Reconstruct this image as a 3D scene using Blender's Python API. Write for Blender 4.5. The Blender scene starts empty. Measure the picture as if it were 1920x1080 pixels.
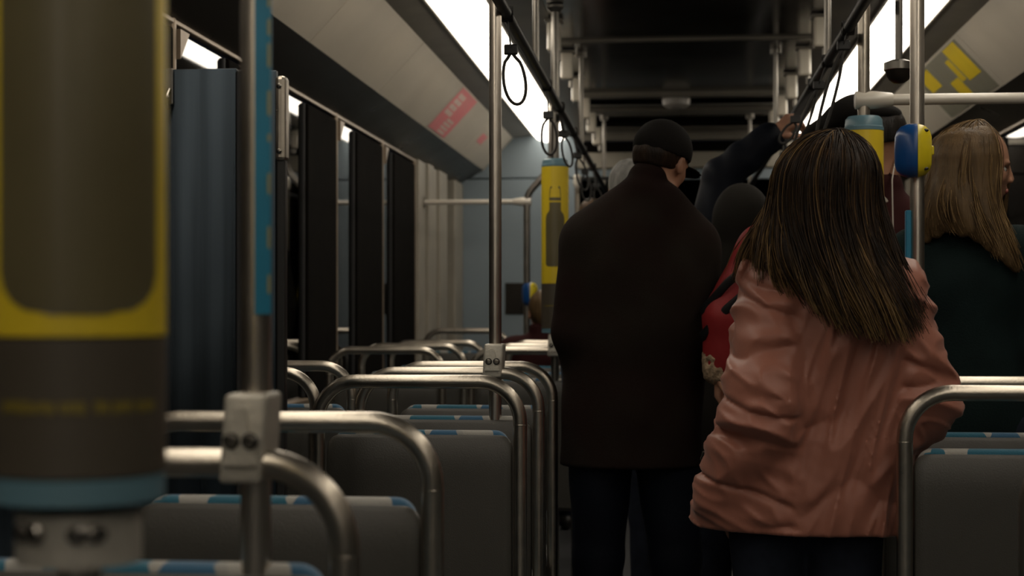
import bpy, bmesh, math, random
import numpy as np
from mathutils import Vector, Matrix
random.seed(7); np.random.seed(7)
C = bpy.context.scene.collection
PI = math.pi

# ---------------------------------------------------------------- camera, world, lights, exposure
YAW = math.atan(302.0/3000.0)
cam_d = bpy.data.cameras.new('camera')
cam = bpy.data.objects.new('camera', cam_d); C.objects.link(cam)
cam.location = (0, 0, 1.27)
cam.rotation_euler = (PI/2, 0, YAW)
cam_d.sensor_width = 36; cam_d.lens = 36*3000/1920.0
cam_d.shift_y = 42/1920.0
cam_d.clip_start = 0.05; cam_d.clip_end = 200
cam_d.dof.use_dof = True
cam_d.dof.focus_distance = 4.0
cam_d.dof.aperture_fstop = 4.2
bpy.context.scene.camera = cam
world = bpy.data.worlds.new('night'); bpy.context.scene.world = world
world.use_nodes = True
world.node_tree.nodes['Background'].inputs[0].default_value = (0.012, 0.014, 0.02, 1)
world.node_tree.nodes['Background'].inputs[1].default_value = 0.3
vs = bpy.context.scene.view_settings
bpy.context.scene.display_settings.display_device = 'sRGB'
vs.view_transform = 'Standard'; vs.look = 'None'; vs.gamma = 1.0; vs.use_curve_mapping = False
vs.exposure = 0.22
LAMP = 4.6            # strength of the diffusers of the ceiling lamps
bpy.context.scene.cycles.use_denoising = True

# ---------------------------------------------------------------- materials
def mat(name, col, rough=0.5, metal=0.0, spec=0.5, vary=0.0, vscale=8.0, stretch=(1,1,1), bump=0.0, bscale=60.0,
        emit=0.0, col2=None, sheen=0.0, aniso=0.0, coat=0.0, rvary=0.0):
    m = bpy.data.materials.new(name); m.use_nodes = True
    nt = m.node_tree; b = nt.nodes['Principled BSDF']
    b.inputs['Base Color'].default_value = (*col, 1); b.inputs['Roughness'].default_value = rough
    b.inputs['Metallic'].default_value = metal; b.inputs['Specular IOR Level'].default_value = spec
    if sheen: b.inputs['Sheen Weight'].default_value = sheen
    if aniso: b.inputs['Anisotropic'].default_value = aniso
    if coat: b.inputs['Coat Weight'].default_value = coat
    if emit:
        b.inputs['Emission Color'].default_value = (*col, 1); b.inputs['Emission Strength'].default_value = emit
    tc = nt.nodes.new('ShaderNodeTexCoord'); mp = nt.nodes.new('ShaderNodeMapping')
    mp.inputs['Scale'].default_value = stretch
    nt.links.new(tc.outputs['Object'], mp.inputs['Vector'])
    if vary or rvary:
        n = nt.nodes.new('ShaderNodeTexNoise'); n.inputs['Scale'].default_value = vscale; n.inputs['Detail'].default_value = 5
        nt.links.new(mp.outputs[0], n.inputs['Vector'])
        if vary:
            r = nt.nodes.new('ShaderNodeValToRGB')
            c2 = col2 or tuple(c*(1-vary) for c in col)
            r.color_ramp.elements[0].position = 0.35; r.color_ramp.elements[0].color = (*c2, 1)
            r.color_ramp.elements[1].position = 0.65; r.color_ramp.elements[1].color = (*col, 1)
            nt.links.new(n.outputs['Fac'], r.inputs['Fac']); nt.links.new(r.outputs['Color'], b.inputs['Base Color'])
        if rvary:
            q = nt.nodes.new('ShaderNodeMapRange'); q.inputs['To Min'].default_value = rough-rvary; q.inputs['To Max'].default_value = rough+rvary
            nt.links.new(n.outputs['Fac'], q.inputs['Value']); nt.links.new(q.outputs[0], b.inputs['Roughness'])
    if bump:
        n2 = nt.nodes.new('ShaderNodeTexNoise'); n2.inputs['Scale'].default_value = bscale; n2.inputs['Detail'].default_value = 4
        bp = nt.nodes.new('ShaderNodeBump'); bp.inputs['Strength'].default_value = bump; bp.inputs['Distance'].default_value = 0.01
        nt.links.new(mp.outputs[0], n2.inputs['Vector']); nt.links.new(n2.outputs['Fac'], bp.inputs['Height'])
        nt.links.new(bp.outputs['Normal'], b.inputs['Normal'])
    return m

M = {}
M['steel'] = mat('brushed_steel', (0.50, 0.455, 0.385), 0.30, 1.0, vary=0.12, vscale=30, bump=0.05, bscale=200, rvary=0.06)
M['steel_dark'] = mat('dull_steel', (0.26, 0.245, 0.22), 0.35, 1.0, vary=0.15, vscale=20)
M['chrome'] = mat('polished_pole', (0.68, 0.62, 0.54), 0.30, 1.0, vary=0.08, vscale=14, rvary=0.04)
M['clamp'] = mat('cast_clamp', (0.46, 0.435, 0.375), 0.45, 0.35, bump=0.15, bscale=150, vary=0.1, vscale=40)
M['whitetube'] = mat('white_enamel_tube', (0.62, 0.58, 0.50), 0.3, 0.0, spec=0.7, vary=0.1)
M['shell'] = mat('grey_moulded_plastic', (0.058, 0.055, 0.047), 0.40, bump=0.12, bscale=350, vary=0.12, vscale=5)
M['shell_edge'] = mat('pale_shell_rim', (0.36, 0.34, 0.29), 0.4, vary=0.15, vscale=9)
M['blackp'] = mat('black_plastic', (0.012, 0.012, 0.012), 0.4, vary=0.2)
M['rubber'] = mat('black_rubber', (0.010, 0.010, 0.011), 0.6, vary=0.2)
M['strap'] = mat('dark_webbing', (0.020, 0.018, 0.016), 0.6, bump=0.3, bscale=400, vary=0.3, vscale=60)
M['floor'] = mat('speckled_vinyl', (0.035, 0.037, 0.042), 0.45, vary=0.6, vscale=220, col2=(0.06, 0.06, 0.06), bump=0.05)
M['lower'] = mat('grey_blue_laminate', (0.10, 0.12, 0.135), 0.5, vary=0.15, vscale=3)
M['bulk'] = mat('blue_grey_bulkhead', (0.215, 0.265, 0.30), 0.5, vary=0.08, vscale=2, spec=0.4)
M['beige'] = mat('beige_cove_panel', (0.50, 0.455, 0.375), 0.42, vary=0.12, vscale=2.2, bump=0.03, bscale=20)
M['beige_d'] = mat('beige_pillar_panel', (0.30, 0.275, 0.225), 0.45, vary=0.15, vscale=4)
M['header'] = mat('dark_header_band', (0.020, 0.016, 0.012), 0.30, spec=0.3, vary=0.4, vscale=3, rvary=0.08)
M['pillar'] = mat('dark_pillar', (0.006, 0.005, 0.004), 0.85, spec=0.03, vary=0.3)
M['frame'] = mat('bronze_window_trim', (0.30, 0.235, 0.17), 0.4, 0.5, vary=0.2, vscale=10)
M['cream'] = mat('cream_enamel', (0.78, 0.72, 0.60), 0.25, spec=0.8, vary=0.08)
M['smallprint'] = mat('dim_yellow_print', (0.26, 0.20, 0.03), 0.5, vary=0.2)
M['ceil'] = mat('dark_ceiling_panel', (0.035, 0.032, 0.027), 0.18, spec=0.8, vary=0.3, vscale=2, rvary=0.1)
M['ceiltrim'] = mat('grey_ceiling_trim', (0.24, 0.22, 0.185), 0.38, 0.3, vary=0.15, vscale=5)
M['lamp'] = mat('lit_diffuser', (1.0, 0.90, 0.76), 0.5, emit=LAMP)
M['yellow'] = mat('yellow_print', (0.74, 0.55, 0.025), 0.38, vary=0.06, vscale=6)
M['yellow2'] = mat('bright_yellow_plastic', (0.68, 0.55, 0.015), 0.3, vary=0.05)
M['blue2'] = mat('royal_blue_plastic', (0.006, 0.060, 0.22), 0.3, vary=0.05)
M['olive'] = mat('olive_grey_print', (0.125, 0.105, 0.052), 0.36, vary=0.12, vscale=9)
M['olive_d'] = mat('charcoal_print', (0.075, 0.062, 0.044), 0.45, vary=0.08, vscale=6)
M['capblue'] = mat('blue_grey_end_ring', (0.115, 0.22, 0.27), 0.4, vary=0.06)
M['tape'] = mat('blue_sticker', (0.015, 0.21, 0.36), 0.4, vary=0.1, vscale=20)
M['tape_mark'] = mat('pale_sticker_mark', (0.32, 0.30, 0.12), 0.5, vary=0.1)
M['pink'] = mat('pink_poster_print', (0.72, 0.20, 0.22), 0.5, vary=0.2, vscale=18, col2=(0.62, 0.23, 0.23))
M['poster_white'] = mat('pale_poster_print', (0.66, 0.52, 0.46), 0.5, vary=0.1)
M['poster_grey'] = mat('grey_poster_print', (0.20, 0.19, 0.14), 0.5, vary=0.1)
M['screw'] = mat('bolt_steel', (0.30, 0.28, 0.25), 0.25, 1.0, vary=0.1)
M['domew'] = mat('frosted_dome', (0.42, 0.40, 0.36), 0.3, vary=0.1)
M['seam'] = mat('panel_joint', (0.16, 0.14, 0.115), 0.7, vary=0.1)

def blue_panel():
    m = mat('dark_blue_brushed_panel', (0.085, 0.11, 0.135), 0.29, 0.92, vary=0.35, vscale=5, stretch=(6, 6, 0.15), rvary=0.05)
    return m
M['bluepanel'] = blue_panel()
_nt = M['bluepanel'].node_tree; _tg = _nt.nodes.new('ShaderNodeTangent'); _tg.direction_type = 'RADIAL'; _tg.axis = 'Y'
_b = _nt.nodes['Principled BSDF']; _nt.links.new(_tg.outputs[0], _b.inputs['Tangent']); _b.inputs['Anisotropic'].default_value = 0.9; _b.inputs['Anisotropic Rotation'].default_value = 0.25

def glass():
    m = bpy.data.materials.new('night_window_glass'); m.use_nodes = True; nt = m.node_tree
    nt.nodes.clear()
    out = nt.nodes.new('ShaderNodeOutputMaterial'); mx = nt.nodes.new('ShaderNodeMixShader')
    tr = nt.nodes.new('ShaderNodeBsdfTransparent'); tr.inputs[0].default_value = (0.35, 0.37, 0.36, 1)
    gl = nt.nodes.new('ShaderNodeBsdfGlossy'); gl.inputs['Roughness'].default_value = 0.03
    gl.inputs['Color'].default_value = (0.9, 0.9, 0.9, 1)
    fr = nt.nodes.new('ShaderNodeFresnel'); fr.inputs['IOR'].default_value = 2.3
    nz = nt.nodes.new('ShaderNodeTexNoise'); nz.inputs['Scale'].default_value = 3
    bp = nt.nodes.new('ShaderNodeBump'); bp.inputs['Strength'].default_value = 0.01
    nt.links.new(nz.outputs['Fac'], bp.inputs['Height']); nt.links.new(bp.outputs[0], gl.inputs['Normal'])
    nt.links.new(fr.outputs[0], mx.inputs[0]); nt.links.new(tr.outputs[0], mx.inputs[1]); nt.links.new(gl.outputs[0], mx.inputs[2])
    nt.links.new(mx.outputs[0], out.inputs[0])
    return m
M['glass'] = glass()

def fabric():
    m = mat('patterned_seat_fabric', (0.2, 0.25, 0.3), 0.85, sheen=0.2)
    nt = m.node_tree; b = nt.nodes['Principled BSDF']
    tc = nt.nodes.new('ShaderNodeTexCoord'); mp = nt.nodes.new('ShaderNodeMapping'); mp.inputs['Scale'].default_value = (16, 6, 9)
    v = nt.nodes.new('ShaderNodeTexVoronoi'); v.distance = 'CHEBYCHEV'; v.inputs['Scale'].default_value = 1.0
    r = nt.nodes.new('ShaderNodeValToRGB'); r.color_ramp.interpolation = 'CONSTANT'
    cs = [(0.0, (0.035, 0.12, 0.22)), (0.25, (0.30, 0.30, 0.28)), (0.45, (0.02, 0.13, 0.20)), (0.6, (0.36, 0.35, 0.32)), (0.78, (0.10, 0.17, 0.26)), (0.9, (0.03, 0.07, 0.20))]
    r.color_ramp.elements[0].color = (*cs[0][1], 1)
    r.color_ramp.elements[1].position = cs[1][0]; r.color_ramp.elements[1].color = (*cs[1][1], 1)
    for p, c in cs[2:]:
        e = r.color_ramp.elements.new(p); e.color = (*c, 1)
    nt.links.new(tc.outputs['Object'], mp.inputs[0]); nt.links.new(mp.outputs[0], v.inputs['Vector'])
    nt.links.new(v.outputs['Color'], r.inputs['Fac']); nt.links.new(r.outputs['Color'], b.inputs['Base Color'])
    n2 = nt.nodes.new('ShaderNodeTexNoise'); n2.inputs['Scale'].default_value = 300
    bp = nt.nodes.new('ShaderNodeBump'); bp.inputs['Strength'].default_value = 0.3; bp.inputs['Distance'].default_value = 0.004
    nt.links.new(tc.outputs['Object'], n2.inputs['Vector']); nt.links.new(n2.outputs['Fac'], bp.inputs['Height']); nt.links.new(bp.outputs[0], b.inputs['Normal'])
    return m
M['fabric'] = fabric()

# ---------------------------------------------------------------- object helpers
def empty(name, loc, label, cat, group=None, rz=0.0):
    o = bpy.data.objects.new(name, None); C.objects.link(o); o.location = loc; o.rotation_euler = (0, 0, rz)
    o.empty_display_size = 0.05
    o['label'] = label; o['category'] = cat
    if group: o['group'] = group
    return o
def obj(name, bm, m, parent=None, smooth=False, label=None):
    me = bpy.data.meshes.new(name)
    if isinstance(bm, bpy.types.Mesh): me = bm
    else:
        bm.normal_update(); bm.to_mesh(me); bm.free()
    if isinstance(m, (list, tuple)):
        for x in m: me.materials.append(M[x] if isinstance(x, str) else x)
    elif m is not None and not me.materials: me.materials.append(M[m] if isinstance(m, str) else m)
    if smooth:
        for p in me.polygons: p.use_smooth = True
    o = bpy.data.objects.new(name, me); C.objects.link(o)
    if parent is not None: o.parent = parent
    if label: o['label'] = label
    return o
def struct(name, bm, m, smooth=False, parent=None):
    o = obj(name, bm, m, parent, smooth)
    if parent is None: o['kind'] = 'structure'
    return o
def tag(o, label, cat, group=None):
    o['label'] = label; o['category'] = cat
    if group: o['group'] = group
    return o
def copy_tree(o, parent=None):
    c = o.copy(); C.objects.link(c)
    if parent is not None: c.parent = parent
    for ch in o.children: copy_tree(ch, c)
    return c
def box(bm, lo, hi, bev=0.0, seg=2, mi=0):
    x0, y0, z0 = lo; x1, y1, z1 = hi
    vs_ = [bm.verts.new(p) for p in ((x0,y0,z0),(x1,y0,z0),(x1,y1,z0),(x0,y1,z0),(x0,y0,z1),(x1,y0,z1),(x1,y1,z1),(x0,y1,z1))]
    fs = [bm.faces.new([vs_[i] for i in q]) for q in ((0,3,2,1),(4,5,6,7),(0,1,5,4),(1,2,6,5),(2,3,7,6),(3,0,4,7))]
    for f in fs: f.material_index = mi
    if bev:
        es = list({e for f in fs for e in f.edges})
        bmesh.ops.bevel(bm, geom=es, offset=bev, segments=seg, profile=0.5, affect='EDGES')
    return bm
def prism(bm, poly, a, b, axis='y'):
    """extrude a closed 2-D outline between a and b. axis y: outline is (x,z); axis x: (y,z); axis z: (x,y)"""
    def P(p, t):
        return {'y': (p[0], t, p[1]), 'x': (t, p[0], p[1]), 'z': (p[0], p[1], t)}[axis]
    A = [bm.verts.new(P(p, a)) for p in poly]; B = [bm.verts.new(P(p, b)) for p in poly]
    n = len(poly)
    bm.faces.new(A); bm.faces.new(B[::-1])
    for i in range(n): bm.faces.new((A[i], A[(i+1) % n], B[(i+1) % n], B[i]))
    bmesh.ops.recalc_face_normals(bm, faces=bm.faces[:])
    return bm
def fillet(pts, r, n=7):
    """round the inner corners of a polyline"""
    pts = [Vector(p) for p in pts]; out = [pts[0]]
    for i in range(1, len(pts)-1):
        a, b, c = pts[i-1], pts[i], pts[i+1]
        u = (a-b).normalized(); v = (c-b).normalized(); ang = u.angle(v)
        t = min(r/math.tan(ang/2), (a-b).length*0.49, (c-b).length*0.49)
        p0 = b+u*t; p1 = b+v*t
        rr = t*math.tan(ang/2); ctr = b+(u+v).normalized()*(rr/math.sin(ang/2))
        e0 = p0-ctr; e1 = p1-ctr; tot = e0.angle(e1)
        for k in range(n+1):
            s = k/n
            out.append(ctr+(e0*math.sin((1-s)*tot)+e1*math.sin(s*tot))/math.sin(tot))
    out.append(pts[-1]); return out
def tube(bm, pts, r, n=16, closed=False, cap=True, radii=None, flat=1.0):
    pts = [Vector(p) for p in pts]; m = len(pts); rings = []
    T = []
    for i in range(m):
        if closed: t = pts[(i+1) % m]-pts[i-1]
        else: t = pts[min(i+1, m-1)]-pts[max(i-1, 0)]
        T.append(t.normalized())
    up = Vector((0, 0, 1)) if abs(T[0].z) < 0.9 else Vector((0, 1, 0))
    N = (up-T[0]*up.dot(T[0])).normalized()
    for i in range(m):
        N = (N-T[i]*N.dot(T[i])).normalized(); B = T[i].cross(N)
        rr = radii[i] if radii else r
        rings.append([bm.verts.new(pts[i]+N*(math.cos(2*PI*k/n)*rr)+B*(math.sin(2*PI*k/n)*rr*flat)) for k in range(n)])
    for i in range(m if closed else m-1):
        a = rings[i]; b = rings[(i+1) % m]
        for k in range(n): bm.faces.new((a[k], a[(k+1) % n], b[(k+1) % n], b[k]))
    if cap and not closed:
        bm.faces.new(rings[0][::-1]); bm.faces.new(rings[-1])
    return bm
def lathe(bm, prof, n=32, ctr=(0, 0), mi=None):
    rings = []
    for r, z in prof:
        rings.append([bm.verts.new((ctr[0]+r*math.cos(2*PI*k/n), ctr[1]+r*math.sin(2*PI*k/n), z)) for k in range(n)])
    for i in range(len(prof)-1):
        for k in range(n):
            f = bm.faces.new((rings[i][k], rings[i][(k+1) % n], rings[i+1][(k+1) % n], rings[i+1][k]))
            if mi: f.material_index = mi[i]
    bm.faces.new(rings[0][::-1]); bm.faces.new(rings[-1])
    return bm
def shade(o, ang=35):
    for p in o.data.polygons: p.use_smooth = True
    try:
        o.data.set_sharp_from_angle(angle=math.radians(ang))
    except Exception: pass
    return o

# ---------------------------------------------------------------- signed-distance sculpting (bodies, clothes, hair)
class Field:
    def __init__(s, lo, hi, h):
        s.h = h; s.lo = np.array(lo, float); n = np.ceil((np.array(hi)-s.lo)/h).astype(int)+1
        s.n = n; s.a = np.full(n, 1.0, np.float32)
        s.ax = [s.lo[i]+np.arange(n[i])*h for i in range(3)]
    def sl(s, lo, hi):
        i0 = np.clip(np.floor((np.array(lo)-s.lo)/s.h).astype(int), 0, s.n); i1 = np.clip(np.ceil((np.array(hi)-s.lo)/s.h).astype(int)+1, 0, s.n)
        return tuple(slice(i0[k], i1[k]) for k in range(3))
    def grid(s, q):
        return np.meshgrid(s.ax[0][q[0]], s.ax[1][q[1]], s.ax[2][q[2]], indexing='ij', sparse=True)
    def put(s, q, d, k, sub):
        if 0 in d.shape: return
        a = s.a[q]; d = d.astype(np.float32)
        if sub:
            d = -d; h = np.clip(0.5-0.5*(d-a)/(-k) if False else 0.5+0.5*(a-d)/k, 0, 1)
            s.a[q] = d+(a-d)*h+k*h*(1-h)       # smooth max
        else:
            h = np.clip(0.5+0.5*(d-a)/k, 0, 1)
            s.a[q] = d+(a-d)*h-k*h*(1-h)       # smooth min
    def cone(s, p0, p1, r0, r1=None, k=0.02, flat=1.0, sub=False):
        """tapered capsule; flat < 1 squashes it along y"""
        r1 = r0 if r1 is None else r1
        p0 = np.array(p0, float); p1 = np.array(p1, float); mr = max(r0, r1)+k+2*s.h
        q = s.sl(np.minimum(p0, p1)-mr, np.maximum(p0, p1)+mr); X, Y, Z = s.grid(q)
        d = p1-p0; dd = float(d@d)+1e-9
        t = np.clip(((X-p0[0])*d[0]+(Y-p0[1])*d[1]+(Z-p0[2])*d[2])/dd, 0, 1)
        ex = X-p0[0]-t*d[0]; ey = (Y-p0[1]-t*d[1])/flat; ez = Z-p0[2]-t*d[2]
        s.put(q, (np.sqrt(ex*ex+ey*ey+ez*ez)-(r0+(r1-r0)*t))*min(1, (1+flat)/2), k, sub)
    def ell(s, c, r, k=0.02, R=None, sub=False):
        c = np.array(c, float); r = np.array(r, float); mr = r.max()+k+2*s.h
        q = s.sl(c-mr, c+mr); X, Y, Z = s.grid(q); X = X-c[0]; Y = Y-c[1]; Z = Z-c[2]
        if R is not None:
            R = np.array(R); U = R[0][0]*X+R[1][0]*Y+R[2][0]*Z; V = R[0][1]*X+R[1][1]*Y+R[2][1]*Z; W = R[0][2]*X+R[1][2]*Y+R[2][2]*Z
        else: U, V, W = X, Y, Z
        k0 = np.sqrt((U/r[0])**2+(V/r[1])**2+(W/r[2])**2); k1 = np.sqrt((U/r[0]**2)**2+(V/r[1]**2)**2+(W/r[2]**2)**2)+1e-9
        s.put(q, k0*(k0-1)/k1, k, sub)
    def cutz(s, z, keep='above', k=0.006, tilt=(0, 0)):
        X, Y, Z = s.grid((slice(None),)*3)
        pl = (z+tilt[0]*X+tilt[1]*Y-Z)*(1 if keep == 'above' else -1)+0*s.a
        s.a = np.maximum(s.a, pl.astype(np.float32))
    def halfspace(s, p, n):
        X, Y, Z = s.grid((slice(None),)*3); n = np.array(n, float); n /= np.linalg.norm(n)
        s.a = np.maximum(s.a, ((X-p[0])*n[0]+(Y-p[1])*n[1]+(Z-p[2])*n[2]+0*s.a).astype(np.float32))
    def displace(s, fn):
        m = np.abs(s.a) < 0.06; idx = np.argwhere(m)
        P = s.lo+idx*s.h; s.a[m] += fn(P[:, 0], P[:, 1], P[:, 2]).astype(np.float32)
    def mesh(s, name):
        a = s.a; a[0] = a[-1] = 1; a[:, 0] = a[:, -1] = 1; a[:, :, 0] = a[:, :, -1] = 1
        S = a < 0; nx, ny, nz = a.shape
        c = np.zeros((nx-1, ny-1, nz-1), np.int8)
        for i in (0, 1):
            for j in (0, 1):
                for l in (0, 1): c += S[i:nx-1+i, j:ny-1+j, l:nz-1+l]
        act = np.argwhere((c > 0) & (c < 8))
        vid = np.full((nx-1, ny-1, nz-1), -1, np.int64); vid[act[:, 0], act[:, 1], act[:, 2]] = np.arange(len(act))
        acc = np.zeros((len(act), 3)); cnt = np.zeros(len(act))
        cor = [(i, j, l) for i in (0, 1) for j in (0, 1) for l in (0, 1)]
        for u in cor:
            for v in cor:
                if sum(abs(u[t]-v[t]) for t in range(3)) != 1 or u > v: continue
                A = a[act[:, 0]+u[0], act[:, 1]+u[1], act[:, 2]+u[2]]; B = a[act[:, 0]+v[0], act[:, 1]+v[1], act[:, 2]+v[2]]
                m = (A < 0) != (B < 0); t = np.where(m, A/np.where(m, A-B, 1), 0)
                p = np.array(u)+t[:, None]*(np.array(v)-np.array(u)); acc[m] += p[m]; cnt[m] += 1
        V = s.lo+(act+acc/np.maximum(cnt, 1)[:, None])*s.h
        F = []
        def quads(e, o1, o2, ax, flip_order):
            i, j, l = e[:, 0], e[:, 1], e[:, 2]
            def g(d1, d2):
                q = [i, j, l]; q[o1] = q[o1]-d1; q[o2] = q[o2]-d2; return vid[q[0], q[1], q[2]]
            return np.stack([g(0, 0), g(1, 0), g(1, 1), g(0, 1)], 1)
        for ax, o1, o2 in ((0, 1, 2), (1, 2, 0), (2, 0, 1)):
            sa = [slice(1, -1)]*3; sb = [slice(1, -1)]*3
            sa[ax] = slice(0, -1); sb[ax] = slice(1, None)
            A = S[tuple(sa)]; B = S[tuple(sb)]
            off = np.array([1, 1, 1]); off[ax] = 0
            e1 = np.argwhere(A & ~B)+off; e2 = np.argwhere(~A & B)+off
            if len(e1): F.append(quads(e1, o1, o2, ax, 0)[:, ::-1][:, ::-1])
            if len(e2): F.append(quads(e2, o1, o2, ax, 0)[:, ::-1])
        F = np.concatenate(F); F = F[(F >= 0).all(1)]
        me = bpy.data.meshes.new(name)
        me.vertices.add(len(V)); me.vertices.foreach_set('co', V.astype(np.float32).ravel())
        me.loops.add(len(F)*4); me.loops.foreach_set('vertex_index', F.astype(np.int32).ravel())
        me.polygons.add(len(F)); me.polygons.foreach_set('loop_start', np.arange(0, len(F)*4, 4, dtype=np.int32))
        me.polygons.foreach_set('loop_total', np.full(len(F), 4, np.int32))
        me.polygons.foreach_set('use_smooth', np.ones(len(F), bool))
        me.update(calc_edges=True); me.validate()
        return me
def wob(seed):
    """cheap smooth 3-D noise in numpy"""
    rs = np.random.RandomState(seed); K = rs.normal(0, 1, (7, 3)); ph = rs.uniform(0, 6.28, 7)
    def f(x, y, z, s):
        o = 0
        for i in range(7): o = o+np.sin((K[i, 0]*x+K[i, 1]*y+K[i, 2]*z)*s+ph[i])
        return o/7
    return f

# ================================================================ the setting
XL, XR = -1.65, 1.77          # side walls of the bus
Y0, Y1 = -8.0, 12.2           # back of the saloon, bulkhead
XC = 0.06
bm = bmesh.new(); box(bm, (XL-0.06, Y0, -0.08), (XR+0.06, 17.0, 0.0)); struct('floor', bm, 'floor')
bm = bmesh.new(); box(bm, (-0.57, Y0, 2.625), (0.69, Y1, 2.68)); struct('ceiling', bm, 'ceil')
bm = bmesh.new(); box(bm, (XL-0.06, Y0-0.06, 0), (XR+0.06, Y0, 2.7)); struct('wall_rear', bm, 'lower')
bm = bmesh.new(); box(bm, (XL-0.06, 17.0, 0), (XR+0.06, 17.06, 2.7)); struct('wall_far_end', bm, 'pillar')

def side(sg, name):
    """one long wall of the bus; sg -1 left, +1 right"""
    def X(x): return XC+sg*x            # distance from the centre line of the aisle
    W = 1.71
    def span(a, b): return (min(X(a), X(b)), max(X(a), X(b)))
    a, b = span(W, W+0.06)
    bm = bmesh.new(); box(bm, (a, Y0, 0), (b, Y1, 0.86)); box(bm, (a, Y0, 2.24), (b, Y1, 2.69)); struct('wall_'+name, bm, 'lower')
    # header band and cove panels, built as sloping slabs
    def slab(nm, p0, p1, m, th=0.012, y0=Y0, y1=Y1):
        (x0, z0), (x1, z1) = p0, p1
        L = math.hypot(x1-x0, z1-z0); nx, nz = -(z1-z0)/L, (x1-x0)/L
        if nz < 0: nx, nz = -nx, -nz
        poly = [(X(x0), z0), (X(x1), z1), (X(x1+nx*th), z1+nz*th), (X(x0+nx*th), z0+nz*th)]
        bm = bmesh.new(); prism(bm, poly, y0, y1); return struct(nm, bm, m)
    n = {'left': 1, 'right': 6}[name]
    slab('trim_%d' % n, (W, 2.235), (1.51, 2.343), 'header')
    slab('trim_%d' % (n+1), (1.525, 2.336), (1.505, 2.352), 'ceiltrim', 0.004)
    # pale cove panels with open joints
    ys = [Y0, -5.7, -4.2, -2.7, -1.2, 0.3, 1.8, 3.3, 4.8, 6.3, 7.8, 9.30, 10.8, Y1]
    cv = None
    root = None
    for i in range(len(ys)-1):
        p = slab('cove_panel', (1.51, 2.345), (1.28, 2.59), 'beige', 0.012, ys[i]+0.004, ys[i+1]-0.004)
        if root is None:
            root = p; p.name = 'ceiling_cove_'+name
        else:
            del p['kind']; p.parent = root
    j = slab('joint', (1.515, 2.353), (1.285, 2.598), 'seam', 0.01); del j['kind']; j.parent = root
    slab('trim_%d' % (n+2), (1.28, 2.59), (1.11, 2.612), 'ceiltrim', 0.02)
    slab('trim_%d' % (n+3), (0.86, 2.60), (0.63, 2.62), 'ceiltrim', 0.03)
    # long ceiling lamp
    lamp = empty('ceiling_lamp', (X(0.985), 5, 2.61), 'long lit diffuser strip in the ceiling above the %s seats' % name, 'light', 'strip lamps along the ceiling')
    k = 0; y = Y0+0.05
    while y < Y1-0.2:
        y2 = min(y+1.16, Y1-0.02)
        a, b = span(1.11, 0.86); bm = bmesh.new(); mid = (a+b)/2-X(0.985); hw = (b-a)/2; ol = [(mid+hw*math.cos(PI*q/12), -0.004-0.055*math.sin(PI*q/12)) for q in range(13)]+[(mid-hw, 0.02), (mid+hw, 0.02)]
        prism(bm, ol, y-5, y2-5)
        shade(obj('diffuser', bm, 'lamp', lamp), 40); y += 1.185
    a, b = span(1.125, 0.845); bm = bmesh.new()
    for e in (a, b-0.012): box(bm, (e-X(0.985), Y0+0.02-5, -0.016), (e+0.012-X(0.985), Y1-5-0.02, 0.03))
    obj('rail_edge', bm, 'ceiltrim', lamp)
    # windows: trim post, pane, dark panel, repeated along the wall
    posts = [-7.45, -6.2, -4.95, -3.7, -2.45, -1.2, 0.05, 1.3, 2.57, 3.87, 5.16, 6.45, 7.73, 8.98, 10.12]
    for i, t in enumerate(posts):
        nxt = posts[i+1] if i+1 < len(posts) else 10.2
        wn = empty('window_%d' % (i+1 if name == 'left' else i+21), (X(W), t, 0.86), '', 'window')
        for kk in ('label', 'category'): del wn[kk]
        wn['kind'] = 'structure'
        def part(nm, x0, x1, y0, y1, z0, z1, m, bev=0.0):
            a, b = span(x0, x1); bm = bmesh.new()
            box(bm, (a-X(W), y0-t, z0-0.86), (b-X(W), y1-t, z1-0.86), bev); return obj(nm, bm, m, wn)
        part('post', W-0.012, W+0.03, t-0.018, t+0.012, 0.86, 2.24, 'frame', 0.008)
        part('head_rail', W-0.010, W+0.02, t, nxt, 2.218, 2.236, 'frame', 0.004)
        part('sill', W-0.03, W+0.05, t, nxt, 0.84, 0.875, 'frame', 0.004)
        if nxt-t > 0.3:
            # gussets that round the upper corners, as on the photo's window trims
            sgm = []
            for s_ in (1,):
                bm = bmesh.new(); yy0 = 0.02
                pts = [(yy0, 1.345), (yy0+0.10, 1.345)]+[(yy0+0.10-0.10*math.sin(q*PI/16), 1.245+0.10*math.cos(q*PI/16)*0+0.10*(1-math.cos((8-q)*PI/16))*0+0.1*(1-math.sin(q*PI/16))) for q in range(1, 8)]+[(yy0, 1.245)]
                prism(bm, pts, -0.022*sg, 0.0, 'x'); obj('corner', bm, 'frame', wn)
            split = t+({7.73: 0.47, 8.98: 0.33}.get(t, 0.62)) if name == 'left' else nxt-0.12
            part('pane', W+0.012, W+0.022, t+0.02, split, 0.875, 2.205, 'glass')
            part('frame', W+0.0, W+0.03, split, split+0.018, 0.875, 2.205, 'rubber', 0.006)
            if name == 'left':
                part('dark_panel', W-0.012, W+0.02, split+0.018, nxt-0.02, 0.875, 2.205, 'pillar', 0.01)
            else: part('dark_panel', W-0.012, W+0.02, split+0.018, nxt-0.02, 0.875, 2.205, 'pillar', 0.008)
    # ribbed pale panels between the last window and the bulkhead
    rb = None
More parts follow.
